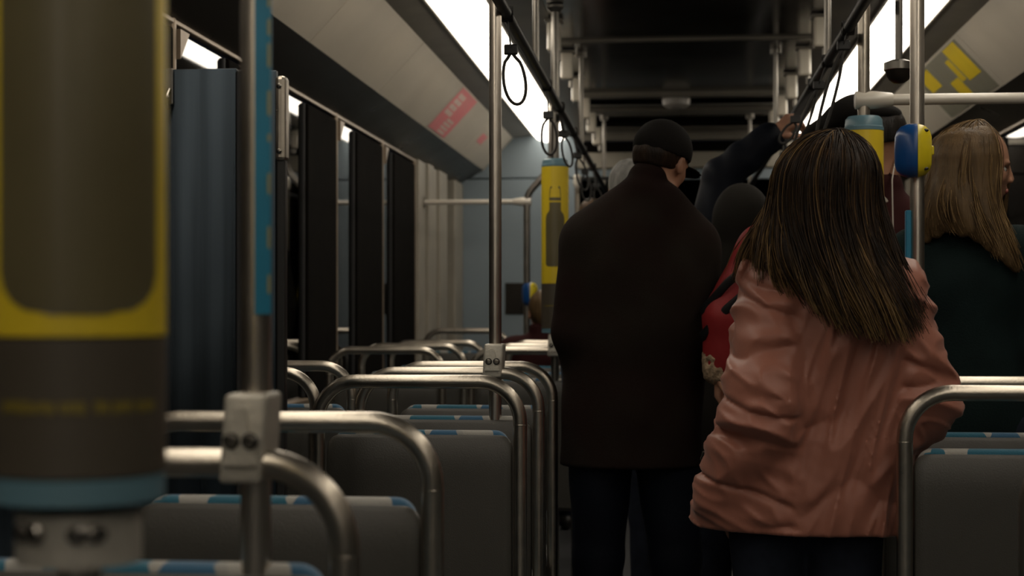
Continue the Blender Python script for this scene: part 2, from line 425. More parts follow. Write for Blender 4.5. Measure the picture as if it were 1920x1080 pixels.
    for i, (y0, y1, d) in enumerate([(10.15, 10.42, 0.0), (10.44, 10.66, 0.02), (10.68, 10.92, 0.0), (10.94, 11.3, 0.02), (11.75, 12.19, 0.015)]):
        a, b = span(W-0.03-d, W+0.06); bm = bmesh.new(); box(bm, (a, y0, 0.86), (b, y1, 2.24), 0.012)
        p = obj('pillar_panel', bm, 'beige_d', rb)
        if rb is None: rb = p; p.name = 'trim_%d' % (n+4); p['kind'] = 'structure'
    a, b = span(W+0.03, W+0.06); bm = bmesh.new(); box(bm, (a, 10.14, 0.86), (b, 12.19, 2.24)); obj('backing', bm, 'pillar', rb)
side(-1, 'left'); side(1, 'right')

# bulkhead across the bus, with the opening above the aisle
def panel(x0, x1, z0, z1, y0=Y1, y1=Y1+0.05, bev=0.004):
    bm = bmesh.new(); box(bm, (x0, y0, z0), (x1, y1, z1), bev, 1); return bm
bh = struct('wall_bulkhead', panel(XL, -0.73, 0, 2.275), 'bulk')
obj('dark_pane', panel(0.85, XR, 0, 2.275), 'header', bh)
obj('rail_reflection', panel(0.85, XR, 2.50, 2.54, y0=Y1-0.02), 'ceiltrim', bh)  # pale strip imitating a rail's reflection in the dark window glass
obj('panel', panel(XL, -0.73, 2.285, 2.66), 'bulk', bh)
obj('dark_pane', panel(0.85, XR, 2.285, 2.66), 'header', bh)
obj('header_panel', panel(-0.725, 0.845, 2.35, 2.475, bev=0.01), 'beige_d', bh)
obj('header_panel', panel(-0.725, 0.845, 2.265, 2.345, y0=Y1+0.02), 'bulk', bh)
obj('header_panel', panel(-0.725, 0.845, 2.48, 2.555, y0=Y1+0.03, y1=Y1+0.06), 'pillar', bh)
obj('header_panel', panel(-0.725, 0.845, 2.56, 2.64, y0=Y1-0.03), 'ceiltrim', bh)
obj('dark_window', panel(-1.28, -1.10, 1.24, 1.48, y0=Y1-0.01, y1=Y1+0.01), 'header', bh)
# the section behind the bulkhead
bm = bmesh.new(); box(bm, (XL-0.06, Y1+0.06, 2.3), (XR+0.06, 17, 2.36)); struct('ceiling_far', bm, 'ceil')
bm = bmesh.new(); box(bm, (XL-0.06, Y1, 0), (XL, 17, 2.3)); struct('wall_far_left', bm, 'pillar')
bm = bmesh.new(); box(bm, (XR, Y1, 0), (XR+0.06, 17, 2.3)); struct('wall_far_right', bm, 'pillar')

# transverse ribs of the dark ceiling
for i, (y, w, m, h) in enumerate([(-1.0, 0.05, 'ceiltrim', 0.012), (2.0, 0.05, 'ceiltrim', 0.012), (5.0, 0.05, 'ceiltrim', 0.012), (8.0, 0.05, 'ceiltrim', 0.012), (9.95, 0.10, 'ceiltrim', 0.03), (10.35, 0.06, 'pillar', 0.02), (10.75, 0.18, 'ceiltrim', 0.02), (11.35, 0.22, 'pillar', 0.03)]):
    bm = bmesh.new(); box(bm, (-0.56, y, 2.625-h), (0.68, y+w, 2.63), 0.004); struct('ceiling_rib', bm, m)
# hatch lamp, a frosted dome hanging from the middle of the ceiling
t = empty('ceiling_dome', (0.02, 10.1, 2.625), 'frosted round dome hanging from the dark ceiling over the aisle', 'light')
bm = bmesh.new(); lathe(bm, [(0.03, -0.09), (0.06, -0.085), (0.085, -0.065), (0.09, -0.035), (0.085, -0.01), (0.05, -0.006)][::1], 28); shade(obj('dome', bm, 'domew', t))
for sx in (-0.045, 0.045):
    bm = bmesh.new(); tube(bm, [(sx, 0, 0), (sx, 0, -0.01)], 0.02, 12); obj('mount', bm, 'ceiltrim', t)
# small bracket boxes in a row along both edges of the dark ceiling
for sg, nm in ((-1, 'left'), (1, 'right')):
    for i, y in enumerate([7.4, 8.3, 9.2, 10.0, 10.8, 11.6]):
        t = empty('ceiling_bracket', (XC+sg*0.61, y, 2.62), '%s cream bracket box from the camera along the %s ceiling edge above the aisle' % (('nearest', 'second', 'third', 'fourth', 'fifth', 'farthest')[i], nm), 'bracket', 'cream brackets along the %s ceiling edge' % nm)
        bm = bmesh.new(); box(bm, (-0.032, -0.02, -0.15), (0.032, 0.06, -0.012), 0.012); obj('box', bm, 'cream', t)
        bm = bmesh.new(); box(bm, (-0.042, -0.03, -0.014), (0.042, 0.07, 0.0), 0.004); obj('plate', bm, 'ceiltrim', t)
        bm = bmesh.new(); tube(bm, [(0.02, 0.02, -0.15), (0.02, 0.02, -0.19)], 0.012, 10); obj('nozzle', bm, 'steel_dark', t)

# ================================================================ posters on the coves
def cove_pt(sg, y, s, off=0.001):
    """point on the cove panel: s 0 at the bottom edge, 1 at the top"""
    x0, z0, x1, z1 = 1.51, 2.345, 1.28, 2.59
    L = math.hypot(x1-x0, z1-z0); nx, nz = -(z1-z0)/L, -(x0-x1)/L
    return Vector((XC+sg*(x0+(x1-x0)*s+nx*off), y, z0+(z1-z0)*s+nz*off))
def cove_quad(bm, sg, y0, y1, s0, s1, off, th=0.0015):
    a = [cove_pt(sg, *q, off) for q in ((y0, s0), (y1, s0), (y1, s1), (y0, s1))]; b = [cove_pt(sg, *q, off-th) for q in ((y0, s0), (y1, s0), (y1, s1), (y0, s1))]
    A = [bm.verts.new(p) for p in a]; B = [bm.verts.new(p) for p in b]
    bm.faces.new(A); bm.faces.new(B[::-1])
    for i in range(4): bm.faces.new((A[i], B[i], B[(i+1) % 4], A[(i+1) % 4]))
    bmesh.ops.recalc_face_normals(bm, faces=bm.faces[:])
bm = bmesh.new(); cove_quad(bm, -1, 9.34, 10.0, 0.05, 0.97, 0.002)
po = tag(obj('pink_poster', bm, 'pink'), 'small pink poster with pale blurred lettering on the beige panel above the windows', 'poster')
rnd = random.Random(3)
for s0, s1, ya, yb in ((0.42, 0.90, 9.40, 9.66), (0.08, 0.42, 9.62, 9.88)):
    s = s0
    for k in range(4):
        w = (s1-s0)/5; bm = bmesh.new()
        if s0 > 0.4: cove_quad(bm, -1, ya, yb-rnd.random()*0.05, s, s+w*0.95, 0.003)
        else: cove_quad(bm, -1, ya+rnd.random()*0.03, yb, s, s+w*0.8, 0.003)
        s += (s1-s0)/4; obj('letter', bm, 'poster_white', po)
bm = bmesh.new(); cove_quad(bm, -1, 11.0, 11.25, 0.4, 0.62, 0.002)
tag(obj('red_sticker', bm, 'pink'), 'tiny red sticker at the far end of the beige panel above the windows', 'sticker')
bm = bmesh.new(); cove_quad(bm, 1, 7.9, 9.2, 0.04, 0.96, 0.002)
po = tag(obj('bottle_poster', bm, 'poster_grey'), 'grey poster with yellow shapes on the cove above the right windows', 'poster')
for q in ((7.95, 8.25, 0.35, 0.95), (8.4, 8.62, 0.10, 0.50), (8.8, 9.1, 0.55, 0.92), (8.28, 8.38, 0.4, 0.8)):
    bm = bmesh.new(); cove_quad(bm, 1, *q, 0.003); obj('yellow_print', bm, 'yellow', po)

# ================================================================ seats
SEAT = None
def make_seat():
    r = bpy.data.objects.new('seat', None); C.objects.link(r); r.empty_display_size = 0.05
    bm = bmesh.new()
    tube(bm, fillet([(-0.255, 0, 0.40), (-0.255, 0, 1.0925), (0.255, 0, 1.0925), (0.255, 0, 0.40)], 0.10, 10), 0.0175, 20)
    shade(obj('handle', bm, 'steel', r), 60)
    for sx in (-1, 1):
        bm = bmesh.new(); lathe(bm, [(0.0173, 0.983), (0.01775, 0.984), (0.01775, 0.987), (0.0173, 0.988)], 20, (sx*0.255, 0)); shade(obj('collar', bm, 'steel', r))
    # shell: a slightly dished plastic back with rounded top corners
    bm = bmesh.new()
    def outline(w, z0, z1, rad, n=6):
        o = [(-w, z0), (w, z0)]
        for k in range(n+1): a = k/n*PI/2; o.append((w-rad+rad*math.cos(a), z1-rad+rad*math.sin(a)))
        for k in range(n+1): a = PI/2+k/n*PI/2; o.append((-w+rad+rad*math.cos(a), z1-rad+rad*math.sin(a)))
        return o
    zs = [0.40, 0.50, 0.65, 0.78, 0.86, 0.89, 0.915, 0.93, 0.941, 0.949, 0.954, 0.957, 0.958]; F_, B_ = [], []
    for z in zs:
        w = 0.234 if z < 0.926 else 0.234-0.032+math.sqrt(max(0.032**2-(z-0.926)**2, 0))
        yf = 0.003+0.016*max(0, (z-0.87)/0.088)**2.2; yb = 0.027 if z < 0.95 else 0.026
        if z > 0.955: yf = min(yf+0.003, 0.022)
        cols = [(-1, 0.004), (-0.985, 0.0015), (-0.9, 0), (0, 0), (0.9, 0), (0.985, 0.0015), (1, 0.004)]
        F_.append([bm.verts.new((u*w, yf+e, z)) for u, e in cols]); B_.append([bm.verts.new((u*w, yb, z)) for u, e in cols])
    for q in range(len(zs)-1):
        for s_ in range(6):
            bm.faces.new((F_[q][s_], F_[q][s_+1], F_[q+1][s_+1], F_[q+1][s_])); bm.faces.new((B_[q][s_+1], B_[q][s_], B_[q+1][s_], B_[q+1][s_+1]))
        bm.faces.new((B_[q][0], F_[q][0], F_[q+1][0], B_[q+1][0])); bm.faces.new((F_[q][6], B_[q][6], B_[q+1][6], F_[q+1][6]))
    for s_ in range(6): bm.faces.new((F_[-1][s_], F_[-1][s_+1], B_[-1][s_+1], B_[-1][s_])); bm.faces.new((F_[0][s_+1], F_[0][s_], B_[0][s_], B_[0][s_+1]))
    shade(obj('back_shell', bm, 'shell', r), 60)
    bm = bmesh.new(); prism(bm, outline(0.222, 0.44, 0.968, 0.035), 0.028, 0.072)
    ev = [e for e in bm.edges if abs(e.verts[0].co.y-e.verts[1].co.y) < 1e-6]
    bmesh.ops.bevel(bm, geom=ev, offset=0.012, segments=3, profile=0.5, affect='EDGES')
    shade(obj('back_cushion', bm, 'fabric', r), 60)
    bm = bmesh.new(); box(bm, (-0.234, 0.01, 0.385), (0.234, 0.46, 0.42), 0.012); obj('seat_pan', bm, 'shell', r)
    bm = bmesh.new(); box(bm, (-0.222, 0.075, 0.421), (0.222, 0.455, 0.468), 0.016, 3); shade(obj('seat_cushion', bm, 'fabric', r), 60)
    for sx in (-1, 1):
        bm = bmesh.new(); tube(bm, fillet([(sx*0.2, 0.06, 0.385), (sx*0.2, 0.06, 0.015), ], 0.04), 0.018, 14)
        box(bm, (sx*0.2-0.04, 0.03, 0), (sx*0.2+0.04, 0.09, 0.015), 0.003); obj('leg', bm, 'steel_dark', r)
        bm = bmesh.new(); tube(bm, [(sx*0.2, 0.38, 0.385), (sx*0.2, 0.30, 0.012)], 0.018, 14)
        box(bm, (sx*0.2-0.04, 0.26, 0), (sx*0.2+0.04, 0.33, 0.015), 0.003); obj('leg', bm, 'steel_dark', r)
    return r
XA, XW, RA, RW = -0.6325, -1.2725, 0.7525, 1.395
seats = [
 (XA, 1.82, 0, 'aisle seat with the nearest steel handle, carrying the large cast clamp', None),
 (XA, 2.50, 0, 'aisle seat with the second nearest steel handle, running just behind the near cast clamp', None),
 (XA, 3.95, 0, 'aisle seat whose handle frames its whole grey back, in front of the two-bolt clamp', None),
 (XA, 4.50, 0, 'aisle seat whose handle carries the small two-bolt clamp', None),
 (XA, 5.02, 0, 'aisle seat with blue patterned cushion edge, next beyond the two-bolt clamp', None),
 (XA, 7.03, 0, 'far aisle seat whose handle meets the clamp below the yellow bottle sleeve', None),
 (XA, 7.77, 0, 'far aisle seat just beyond the pole with the yellow bottle sleeve', None),
 (XA, 8.60, 0, 'farthest aisle seat, in front of the passenger with sandy hair', None),
 (XW, 4.50, 0, 'window seat with rounded handle corner just right of the blue partition edge, nearer of two', None),
 (XW, 5.02, 0, 'window seat with handle just right of the blue partition edge, farther of two', None),
 (XW, 7.03, 0, 'far window seat with the longest visible handle beside the first tall window post', None),
 (XW, 7.77, 0, 'far window seat, its handle corner peeping out behind the one at the first window post', None),
 (XW, 8.60, 0, 'far window seat, third handle back beside the dark window panels', None),
 (XW, 9.80, 0.05, 'farthest window seat with a raised handle in front of the blue bulkhead', None),
 (RA, 2.29, 0, 'right-hand aisle seat nearest the camera, cut off by the frame edge', None),
 (RA, 3.52, 0, 'right-hand aisle seat whose rounded steel handle overlaps the pink jacket', None),
 (RA, 4.00, 0, 'right-hand aisle seat behind the one that overlaps the pink jacket', None),
 (RW, 3.52, 0, 'right-hand window seat level with the handle that overlaps the pink jacket', None),
 (RW, 4.00, 0, 'right-hand window seat behind, below the blonde woman', None),
]
SEAT = make_seat()
for i, (x, y, z, lb, g) in enumerate(seats):
    s = SEAT if i == 0 else copy_tree(SEAT)
    s.location = (x, y, z); s['label'] = lb; s['category'] = 'seat'
    s['group'] = 'bus seats on the left of the aisle' if x < 0 else 'bus seats on the right of the aisle'
    if z:
        bm = bmesh.new(); box(bm, (x-0.30, y-0.05, 0), (x+0.30, y+0.5, z)); struct('floor_step', bm, 'floor')

# ================================================================ poles, clamps, sleeves
def pole(x, y, z0, z1, m, label, r=0.018, group='vertical grab poles'):
    t = empty('grab_pole', (x, y, z0), label, 'pole', group)
    bm = bmesh.new(); tube(bm, [(0, 0, 0), (0, 0, z1-z0)], r, 24); shade(obj('tube', bm, m, t), 60)
    bm = bmesh.new(); lathe(bm, [(r+0.001, z1-z0-0.03), (r+0.02, z1-z0-0.01), (r+0.02, z1-z0)], 24); shade(obj('ceiling_flange', bm, 'steel_dark', t))
    if z0 < 0.1:
        bm = bmesh.new(); lathe(bm, [(r+0.025, 0.0), (r+0.025, 0.008), (r+0.001, 0.025)], 24); shade(obj('floor_flange', bm, 'steel_dark', t))
    return t
def clamp(t, zc, bar_dy, w=0.058, h=0.103):
    """cast clamp joining a pole (at the origin of t) to a seat handle lying bar_dy in front of it"""
    bm = bmesh.new(); y0 = bar_dy-0.024
    lo = [(-w/2-0.002, y0, zc-h/2), (w/2-0.004, y0, zc-h/2), (w/2-0.004, 0.022, zc-h/2), (-w/2-0.002, 0.022, zc-h/2)]
    hi = [(-w/2+0.002, y0+0.012, zc+h/2), (w/2+0.001, y0+0.012, zc+h/2), (w/2+0.001, 0.022, zc+h/2), (-w/2+0.002, 0.022, zc+h/2)]
    A = [bm.verts.new(p) for p in lo]; B = [bm.verts.new(p) for p in hi]
    bm.faces.new(A[::-1]); bm.faces.new(B)
    for i in range(4): bm.faces.new((A[i], A[(i+1) % 4], B[(i+1) % 4], B[i]))
    bmesh.ops.bevel(bm, geom=bm.edges[:], offset=0.006, segments=3, profile=0.5, affect='EDGES')
    c = shade(obj('clamp', bm, 'clamp', t), 40)
    # raised wedge in the middle of the front face
    bm = bmesh.new()
    P = [(-w*0.42, y0-0.004, zc-h*0.30), (w*0.36, y0-0.004, zc-h*0.30), (w*0.04, y0+0.003, zc+h*0.36), (-w*0.14, y0+0.003, zc+h*0.36)]
    A = [bm.verts.new(p) for p in P]; B = [bm.verts.new((p[0], p[1]+0.02, p[2])) for p in P]
    bm.faces.new(A[::-1]); bm.faces.new(B)
    for i in range(4): bm.faces.new((A[(i+1) % 4], A[i], B[i], B[(i+1) % 4]))
    bmesh.ops.recalc_face_normals(bm, faces=bm.faces[:]); bmesh.ops.bevel(bm, geom=bm.edges[:], offset=0.0015, segments=2, affect='EDGES')
    obj('wedge', bm, 'clamp', c)
    for sx in (-0.0115, 0.0105):
        bm = bmesh.new(); z = zc-0.002
        lathe(bm, [(0.0078, 0), (0.0078, 0.004), (0.0062, 0.0065), (0.0035, 0.0068), (0.0030, 0.004)], 16)
        bmesh.ops.rotate(bm, verts=bm.verts[:], cent=(0, 0, 0), matrix=Matrix.Rotation(PI/2, 3, 'X'))
        bmesh.ops.translate(bm, verts=bm.verts[:], vec=(sx, y0+0.000, z)); shade(obj('bolt', bm, 'screw', c), 40)
        bm = bmesh.new(); lathe(bm, [(0.0098, 0), (0.0098, 0.0022)], 16)
        bmesh.ops.rotate(bm, verts=bm.verts[:], cent=(0, 0, 0), matrix=Matrix.Rotation(PI/2, 3, 'X'))
        bmesh.ops.translate(bm, verts=bm.verts[:], vec=(sx, y0-0.0008, z)); obj('recess', bm, 'blackp', c)
    return c
p1 = pole(-0.493, 1.86, 0, 2.62, 'chrome', 'bare pole with a bright blue strip, held by the large cast clamp')
clamp(p1, 1.122, -0.04, w=0.052)
bm = bmesh.new(); box(bm, (0.004, -0.022, 1.265), (0.0235, -0.016, 2.3), 0.001, 1); st = obj('sticker_strip', bm, 'tape', p1, label='bright blue vertical sticker strip')
bm = bmesh.new(); rnd = random.Random(5)
z = 1.29
while z < 2.2:
    h = rnd.uniform(0.008, 0.03); box(bm, (0.020, -0.0227, z), (0.0232, -0.0219, z+h)); z += h+rnd.uniform(0.006, 0.04)
obj('print_marks', bm, 'tape_mark', st)
p2 = pole(-0.505, 4.54, 0, 2.62, 'chrome', 'bare polished pole rising from the small two-bolt clamp')
clamp(p2, 1.128, -0.04, w=0.056, h=0.095)
p3 = pole(-0.52, 7.07, 0, 2.62, 'steel_dark', 'distant pole that carries the complete yellow bottle sleeve')
clamp(p3, 1.118, -0.04, w=0.056, h=0.10)
p4 = pole(0.593, 5.085, 0, 2.62, 'steel', 'pole with a yellow sleeve behind the long-haired woman, joined to the white rail', r=0.019)
p5 = pole(0.607, 4.08, 0, 2.62, 'chrome', 'polished pole on the right carrying the blue and yellow stop button')
bm = bmesh.new(); box(bm, (-0.029, -0.012, 0.9), (-0.016, 0.012, 1.52), 0.002, 1); obj('sticker_strip', bm, 'tape', p5, label='blue vertical sticker strip')
p0 = pole(-0.480, 1.258, 0, 2.62, 'chrome', 'pole inside the big blurred bottle sleeve nearest the camera')

def sleeve(x, y, r, zs, arc, bott, label, mark_z):
    """printed advertising sleeve round a pole. zs: bottom, ring top, grey top, yellow top, cap top"""
    t = empty('pole_sleeve', (x, y, zs[0]), label, 'sleeve', 'bottle advertising sleeves on the poles')
    z0 = zs[0]; n = 48
    def band(nm, a, b, m, rr=r, lb=None):
        bm = bmesh.new(); lathe(bm, [(rr-0.004, a-z0), (rr, a-z0+0.001), (rr, b-z0-0.001), (rr-0.004, b-z0)], n); return shade(obj(nm, bm, m, t, label=lb), 40)
    band('bottom_ring', zs[0], zs[1], 'capblue', r*0.985, 'blue-grey bottom ring')
    band('grey_band', zs[1], zs[2], 'olive_d', r, 'charcoal printed band')
    band('yellow_band', zs[2], zs[3], 'yellow', r, 'yellow printed band')
    bm = bmesh.new(); hC = zs[4]-zs[3]; lathe(bm, [(r*1.01, zs[3]-z0), (r*1.01, zs[3]-z0+hC*0.25), (r*0.97, zs[3]-z0+hC*0.3), (r*0.93, zs[3]-z0+hC*0.8), (r*0.80, zs[4]-z0), (0.02, zs[4]-z0)], n)
    shade(obj('top_cap', bm, 'capblue', t, label='blue-grey top cap'), 40)
    va = math.atan2(-y, -x)              # the side of the sleeve that faces the aisle end of the bus
    def patch(bm, a0, a1, za, zb, off, k=14):
        V = [[], []]
        for i in range(k+1):
            a = va+a0+(a1-a0)*i/k
            for j, z in enumerate((za, zb)): V[j].append(bm.verts.new(((r+off)*math.cos(a), (r+off)*math.sin(a), z-z0)))
        for i in range(k): bm.faces.new((V[0][i], V[0][i+1], V[1][i+1], V[1][i]))
    # bottle silhouette: (fraction of height, half width as a fraction of arc)
    b0, b1 = bott; H = b1-b0
    prof = [(0, 0.62), (0.004, 0.78), (0.012, 0.90), (0.03, 0.985), (0.05, 1.0), (0.58, 1.0), (0.62, 0.97), (0.655, 0.86), (0.68, 0.68), (0.70, 0.58), (0.80, 0.58)]
    if H > 0.45: prof = [(0, 0.30), (0.006, 0.62), (0.016, 0.80), (0.03, 0.93), (0.05, 1.0)]+prof[5:]
    bm = bmesh.new()
    for (h0, w0), (h1, w1) in zip(prof[:-1], prof[1:]):
        k = 14; V = [[], []]
        for i in range(k+1):
            u = -1+2*i/k
            for j, (h, w) in enumerate(((h0, w0), (h1, w1))):
                a = va+u*w*arc; V[j].append(bm.verts.new(((r+0.0008)*math.cos(a), (r+0.0008)*math.sin(a), b0+H*h-z0)))
        for i in range(k): bm.faces.new((V[0][i], V[0][i+1], V[1][i+1], V[1][i]))
    patch(bm, -0.60*arc, 0.60*arc, b0+H*0.82, b0+H*0.86, 0.0008)
    # carrying loop of the lid
    loop = [(-0.60, 0.86), (-0.55, 0.93), (-0.50, 0.985), (-0.42, 1.0), (0.42, 1.0), (0.50, 0.985), (0.55, 0.93), (0.60, 0.86)]
    w = 0.11
    for (u0, h0), (u1, h1) in zip(loop[:-1], loop[1:]):
        q = []
        for (u, h, s) in ((u0, h0, 1), (u1, h1, 1), (u1, h1, 0), (u0, h0, 0)):
            uu = u*(1 if s else 1-w); hh = h if s else 0.86+(h-0.86)*0.82
            a = va+uu*arc; q.append(bm.verts.new(((r+0.0008)*math.cos(a), (r+0.0008)*math.sin(a), b0+H*hh-z0)))
        bm.faces.new(q)
    obj('bottle_print', bm, 'olive', t, False, 'olive-grey bottle silhouette')
    bm = bmesh.new(); rnd = random.Random(int(r*1e4)); a = -0.95
    hh = 0.0055 if r > 0.065 else 0.0035
    while a < 0.95:
        da = rnd.uniform(0.02, 0.045)
        if rnd.random() > 0.12: patch(bm, a, a+da, mark_z-hh*rnd.uniform(0.6, 1), mark_z+hh*rnd.uniform(0.6, 1), 0.0008, 2)
        a += da+0.012
    obj('print_line', bm, 'smallprint', t, label='thin yellow line of small print')
    return t
nc = sleeve(-0.480, 1.258, 0.0695, (1.117, 1.139, 1.249, 2.0, 2.05), math.radians(58), (1.2665, 1.93), 'very large blurred bottle sleeve nearest the camera, filling the left edge', 1.195)
sleeve(-0.52, 7.07, 0.0605, (1.17, 1.19, 1.3876, 1.905, 1.94), math.radians(42), (1.463, 1.816), 'complete yellow sleeve with a bottle silhouette left of the man in the dark coat', 1.29)
sleeve(0.593, 5.085, 0.0605, (1.105, 1.125, 1.32, 1.83, 1.875), math.radians(42), (1.40, 1.70), 'plain yellow sleeve with a blue-grey top cap behind the long-haired woman', 1.22)
# collar with bolts below the nearest sleeve
bm = bmesh.new(); lathe(bm, [(0.02, 1.065), (0.05, 1.067), (0.05, 1.108), (0.02, 1.11)], 32); cc = shade(obj('collar', bm, 'clamp', p0))
for a in (-2.2, -1.9, -1.25, -0.95):
    bm = bmesh.new(); lathe(bm, [(0.008, 0), (0.008, 0.005), (0.005, 0.007)], 14)
    bmesh.ops.rotate(bm, verts=bm.verts[:], cent=(0, 0, 0), matrix=Matrix.Rotation(PI/2, 3, 'Y')@Matrix.Identity(3))
    bmesh.ops.rotate(bm, verts=bm.verts[:], cent=(0, 0, 0), matrix=Matrix.Rotation(a, 3, 'Z'))
    bmesh.ops.translate(bm, verts=bm.verts[:], vec=(0.049*math.cos(a), 0.049*math.sin(a), 1.095)); obj('bolt', bm, 'screw', cc)

# stop buttons: rounded two-tone housings on poles
def stop_button(x, y, z, label, s=1.0, flip=1):
    t = empty('stop_button', (x, y, z), label, 'button', 'blue and yellow stop buttons on the poles')
    prof = [(0.0, -0.066), (0.016, -0.0655), (0.030, -0.060), (0.040, -0.049), (0.0445, -0.034), (0.0455, 0.0), (0.0445, 0.034), (0.040, 0.049), (0.030, 0.060), (0.016, 0.0655), (0.0, 0.066)]
    for nm, m, lo in (('blue_half', 'blue2', True), ('yellow_half', 'yellow2', False)):
        bm = bmesh.new(); lathe(bm, [(max(r, 0.0005)*s, q*s) for r, q in prof], 40)
        nrm = Vector((0.99, -0.144*flip, 0)).normalized(); off = 0.011*s
        bmesh.ops.bisect_plane(bm, geom=bm.verts[:]+bm.edges[:]+bm.faces[:], plane_co=nrm*(off+(-0.0004 if lo else 0.0004)), plane_no=nrm, clear_outer=lo, clear_inner=not lo)
        bmesh.ops.holes_fill(bm, edges=[e for e in bm.edges if e.is_boundary])
        shade(obj(nm, bm, m, t, label=nm.replace('_', ' ')), 50)
    for dz in (0.047, -0.047):
        bm = bmesh.new(); bmesh.ops.create_uvsphere(bm, u_segments=14, v_segments=8, radius=0.006*s); bmesh.ops.scale(bm, verts=bm.verts[:], vec=(1.3, 0.5, 0.7))
        bmesh.ops.translate(bm, verts=bm.verts[:], vec=(0.0255*s, -0.031*s, dz*s)); obj('screw_hole', bm, 'blackp', t)
    bm = bmesh.new(); box(bm, (0.02*s, -0.01*s, -0.012*s), (0.05*s, 0.03*s, 0.012*s), 0.004*s); obj('push_key', bm, 'yellow2', t)
    return t
stop_button(0.592, 4.045, 1.27+299*0.001333-0.003, 'blue and yellow stop button on the polished pole beside the blonde woman')
stop_button(-0.925, 10.34, 1.375, 'tiny blurred blue and yellow stop button on the bent pole by the bulkhead', 1.15)

# white cross rails
def rail(x0, x1, y, z, label, joint_end, r=0.0175):
    t = empty('cross_rail', (x0, y, z), label, 'rail', 'white cross rails between pole and wall')
    bm = bmesh.new(); tube(bm, [(0, 0, 0), (x1-x0, 0, 0)], r, 20); shade(obj('tube', bm, 'whitetube', t), 60)
    sg = 1 if x1 > x0 else -1
    bm = bmesh.new(); rr = 0.031
    tube(bm, [(-sg*0.028, 0, 0), (-sg*0.026, 0, 0), (sg*0.03, 0, 0), (sg*0.085, 0, 0), (sg*0.09, 0, 0)], rr, 20, radii=[rr*0.75, rr*0.9, rr*0.9, r*1.25, r*1.05])
    shade(obj('joint', bm, 'whitetube', t), 40)
    bm = bmesh.new(); tube(bm, [(x1-x0-sg*0.02, 0, 0), (x1-x0, 0, 0)], 0.04, 20); obj('wall_flange', bm, 'whitetube', t)
    return t
rail(0.593, 1.74, 5.085, 1.927, 'white cross rail running right from the yellow sleeved pole', 0)
rail(-0.945, -1.64, 10.35, 1.976, 'thin white cross rail in front of the blue bulkhead', 0, 0.016)
t = empty('bent_pole', (-0.945, 10.35, 0), 'grey pole that bends toward the aisle at its top, in front of the blue bulkhead', 'pole')
bm = bmesh.new(); tube(bm, fillet([(0, 0, 0), (0, 0, 2.02), (0.16, 0, 2.20), (0.16, 0, 2.60)], 0.14, 8), 0.022, 18); shade(obj('tube', bm, 'steel_dark', t), 60)
bm = bmesh.new(); lathe(bm, [(0.045, 0), (0.045, 0.008), (0.022, 0.02)], 20); obj('floor_flange', bm, 'steel_dark', t)
t = empty('far_pole', (-0.65, 10.9, 0), 'thin pale pole with a white top joint beside the dark doorway', 'pole')
bm = bmesh.new(); tube(bm, [(0, 0, 0), (0, 0, 2.16)], 0.017, 14); obj('tube', bm, 'steel', t)
bm = bmesh.new(); lathe(bm, [(0.02, 2.11), (0.027, 2.13), (0.027, 2.18), (0.015, 2.2)], 16); obj('joint', bm, 'whitetube', t)
bm = bmesh.new(); tube(bm, [(0, 0, 2.17), (0.5, 0, 2.17)], 0.012, 10); obj('arm', bm, 'blackp', t)

# long dark overhead rails and their straps
for x, nm in ((-0.48, 'left'), (0.53, 'right')):
    t = empty('overhead_rail', (x, 5, 2.13), 'dark overhead rail along the %s side of the aisle, hung with straps' % nm, 'rail', 'dark overhead rails')
    bm = bmesh.new(); tube(bm, [(0, -9.5, 0), (0, 7.0, 0)], 0.017, 16); shade(obj('tube', bm, 'blackp', t), 60)
    for y in (-5, -2.5, 0.6, 3.4, 6.2):
        bm = bmesh.new(); tube(bm, [(0, y, 0.01), (0, y, 0.49)], 0.012, 12); tube(bm, [(0, y, 0.47), (0, y, 0.495)], 0.03, 16); obj('hanger', bm, 'steel_dark', t)
def strap(x, y, drop, w, label, dx=0.0, dy=0.0, rz=0.0, web=0.11, g='hanging hand straps over the aisle'):
    """web band round the rail, buckle, then a cord loop; the loop bottom hangs drop below the rail, shifted by dx"""
    t = empty('hand_strap', (x, y, 2.13), label, 'strap', g, rz)
    def L(u, z): return Vector((u+dx*(-z/drop), dy*(-z/drop), z))
    bm = bmesh.new(); tube(bm, [(0.0, 0.018*math.cos(a)*1.2, 0.021*math.sin(a)) for a in np.linspace(0, 2*PI, 17)[:-1]], 0.003, 6, closed=True)
    for v in bm.verts: v.co.x *= 7
    obj('rail_band', bm, 'strap', t)
    bm = bmesh.new(); n = 8
    for s in (-1, 1):
        tube(bm, [L(0, -0.018-(web-0.018)*k/n)+Vector((0, s*0.004, 0)) for k in range(n+1)], 0.013, 8, flat=0.18)
    obj('webbing', bm, 'strap', t)
    bm = bmesh.new(); c = L(0, -web); box(bm, (c.x-0.02, c.y-0.009, c.z-0.018), (c.x+0.02, c.y+0.009, c.z+0.012), 0.004); obj('buckle', bm, 'blackp', t)
    bm = bmesh.new(); top = -web-0.01; bot = -drop; h = top-bot; pts = []
    for k in range(28):
        a = 2*PI*k/28; vz = math.cos(a); u = math.sin(a)*w/2*(0.75+0.25*(1-vz)/2)*(1.0 if vz < 0.6 else (1-vz)/0.4*0.75+0.25)
        pts.append(L(u, (top+bot)/2+vz*h/2))
    tube(bm, pts, 0.005, 8, closed=True); shade(obj('loop', bm, 'strap', t), 60)
    return t
strap(-0.48, 4.62, 0.262, 0.072, 'nearest thin oval strap loop hanging right of the tall bare pole', dx=0.03, rz=0.1, web=0.10)
strap(-0.48, 6.10, 0.265, 0.066, 'long narrow strap loop hanging above the yellow bottle sleeve', dx=0.012)
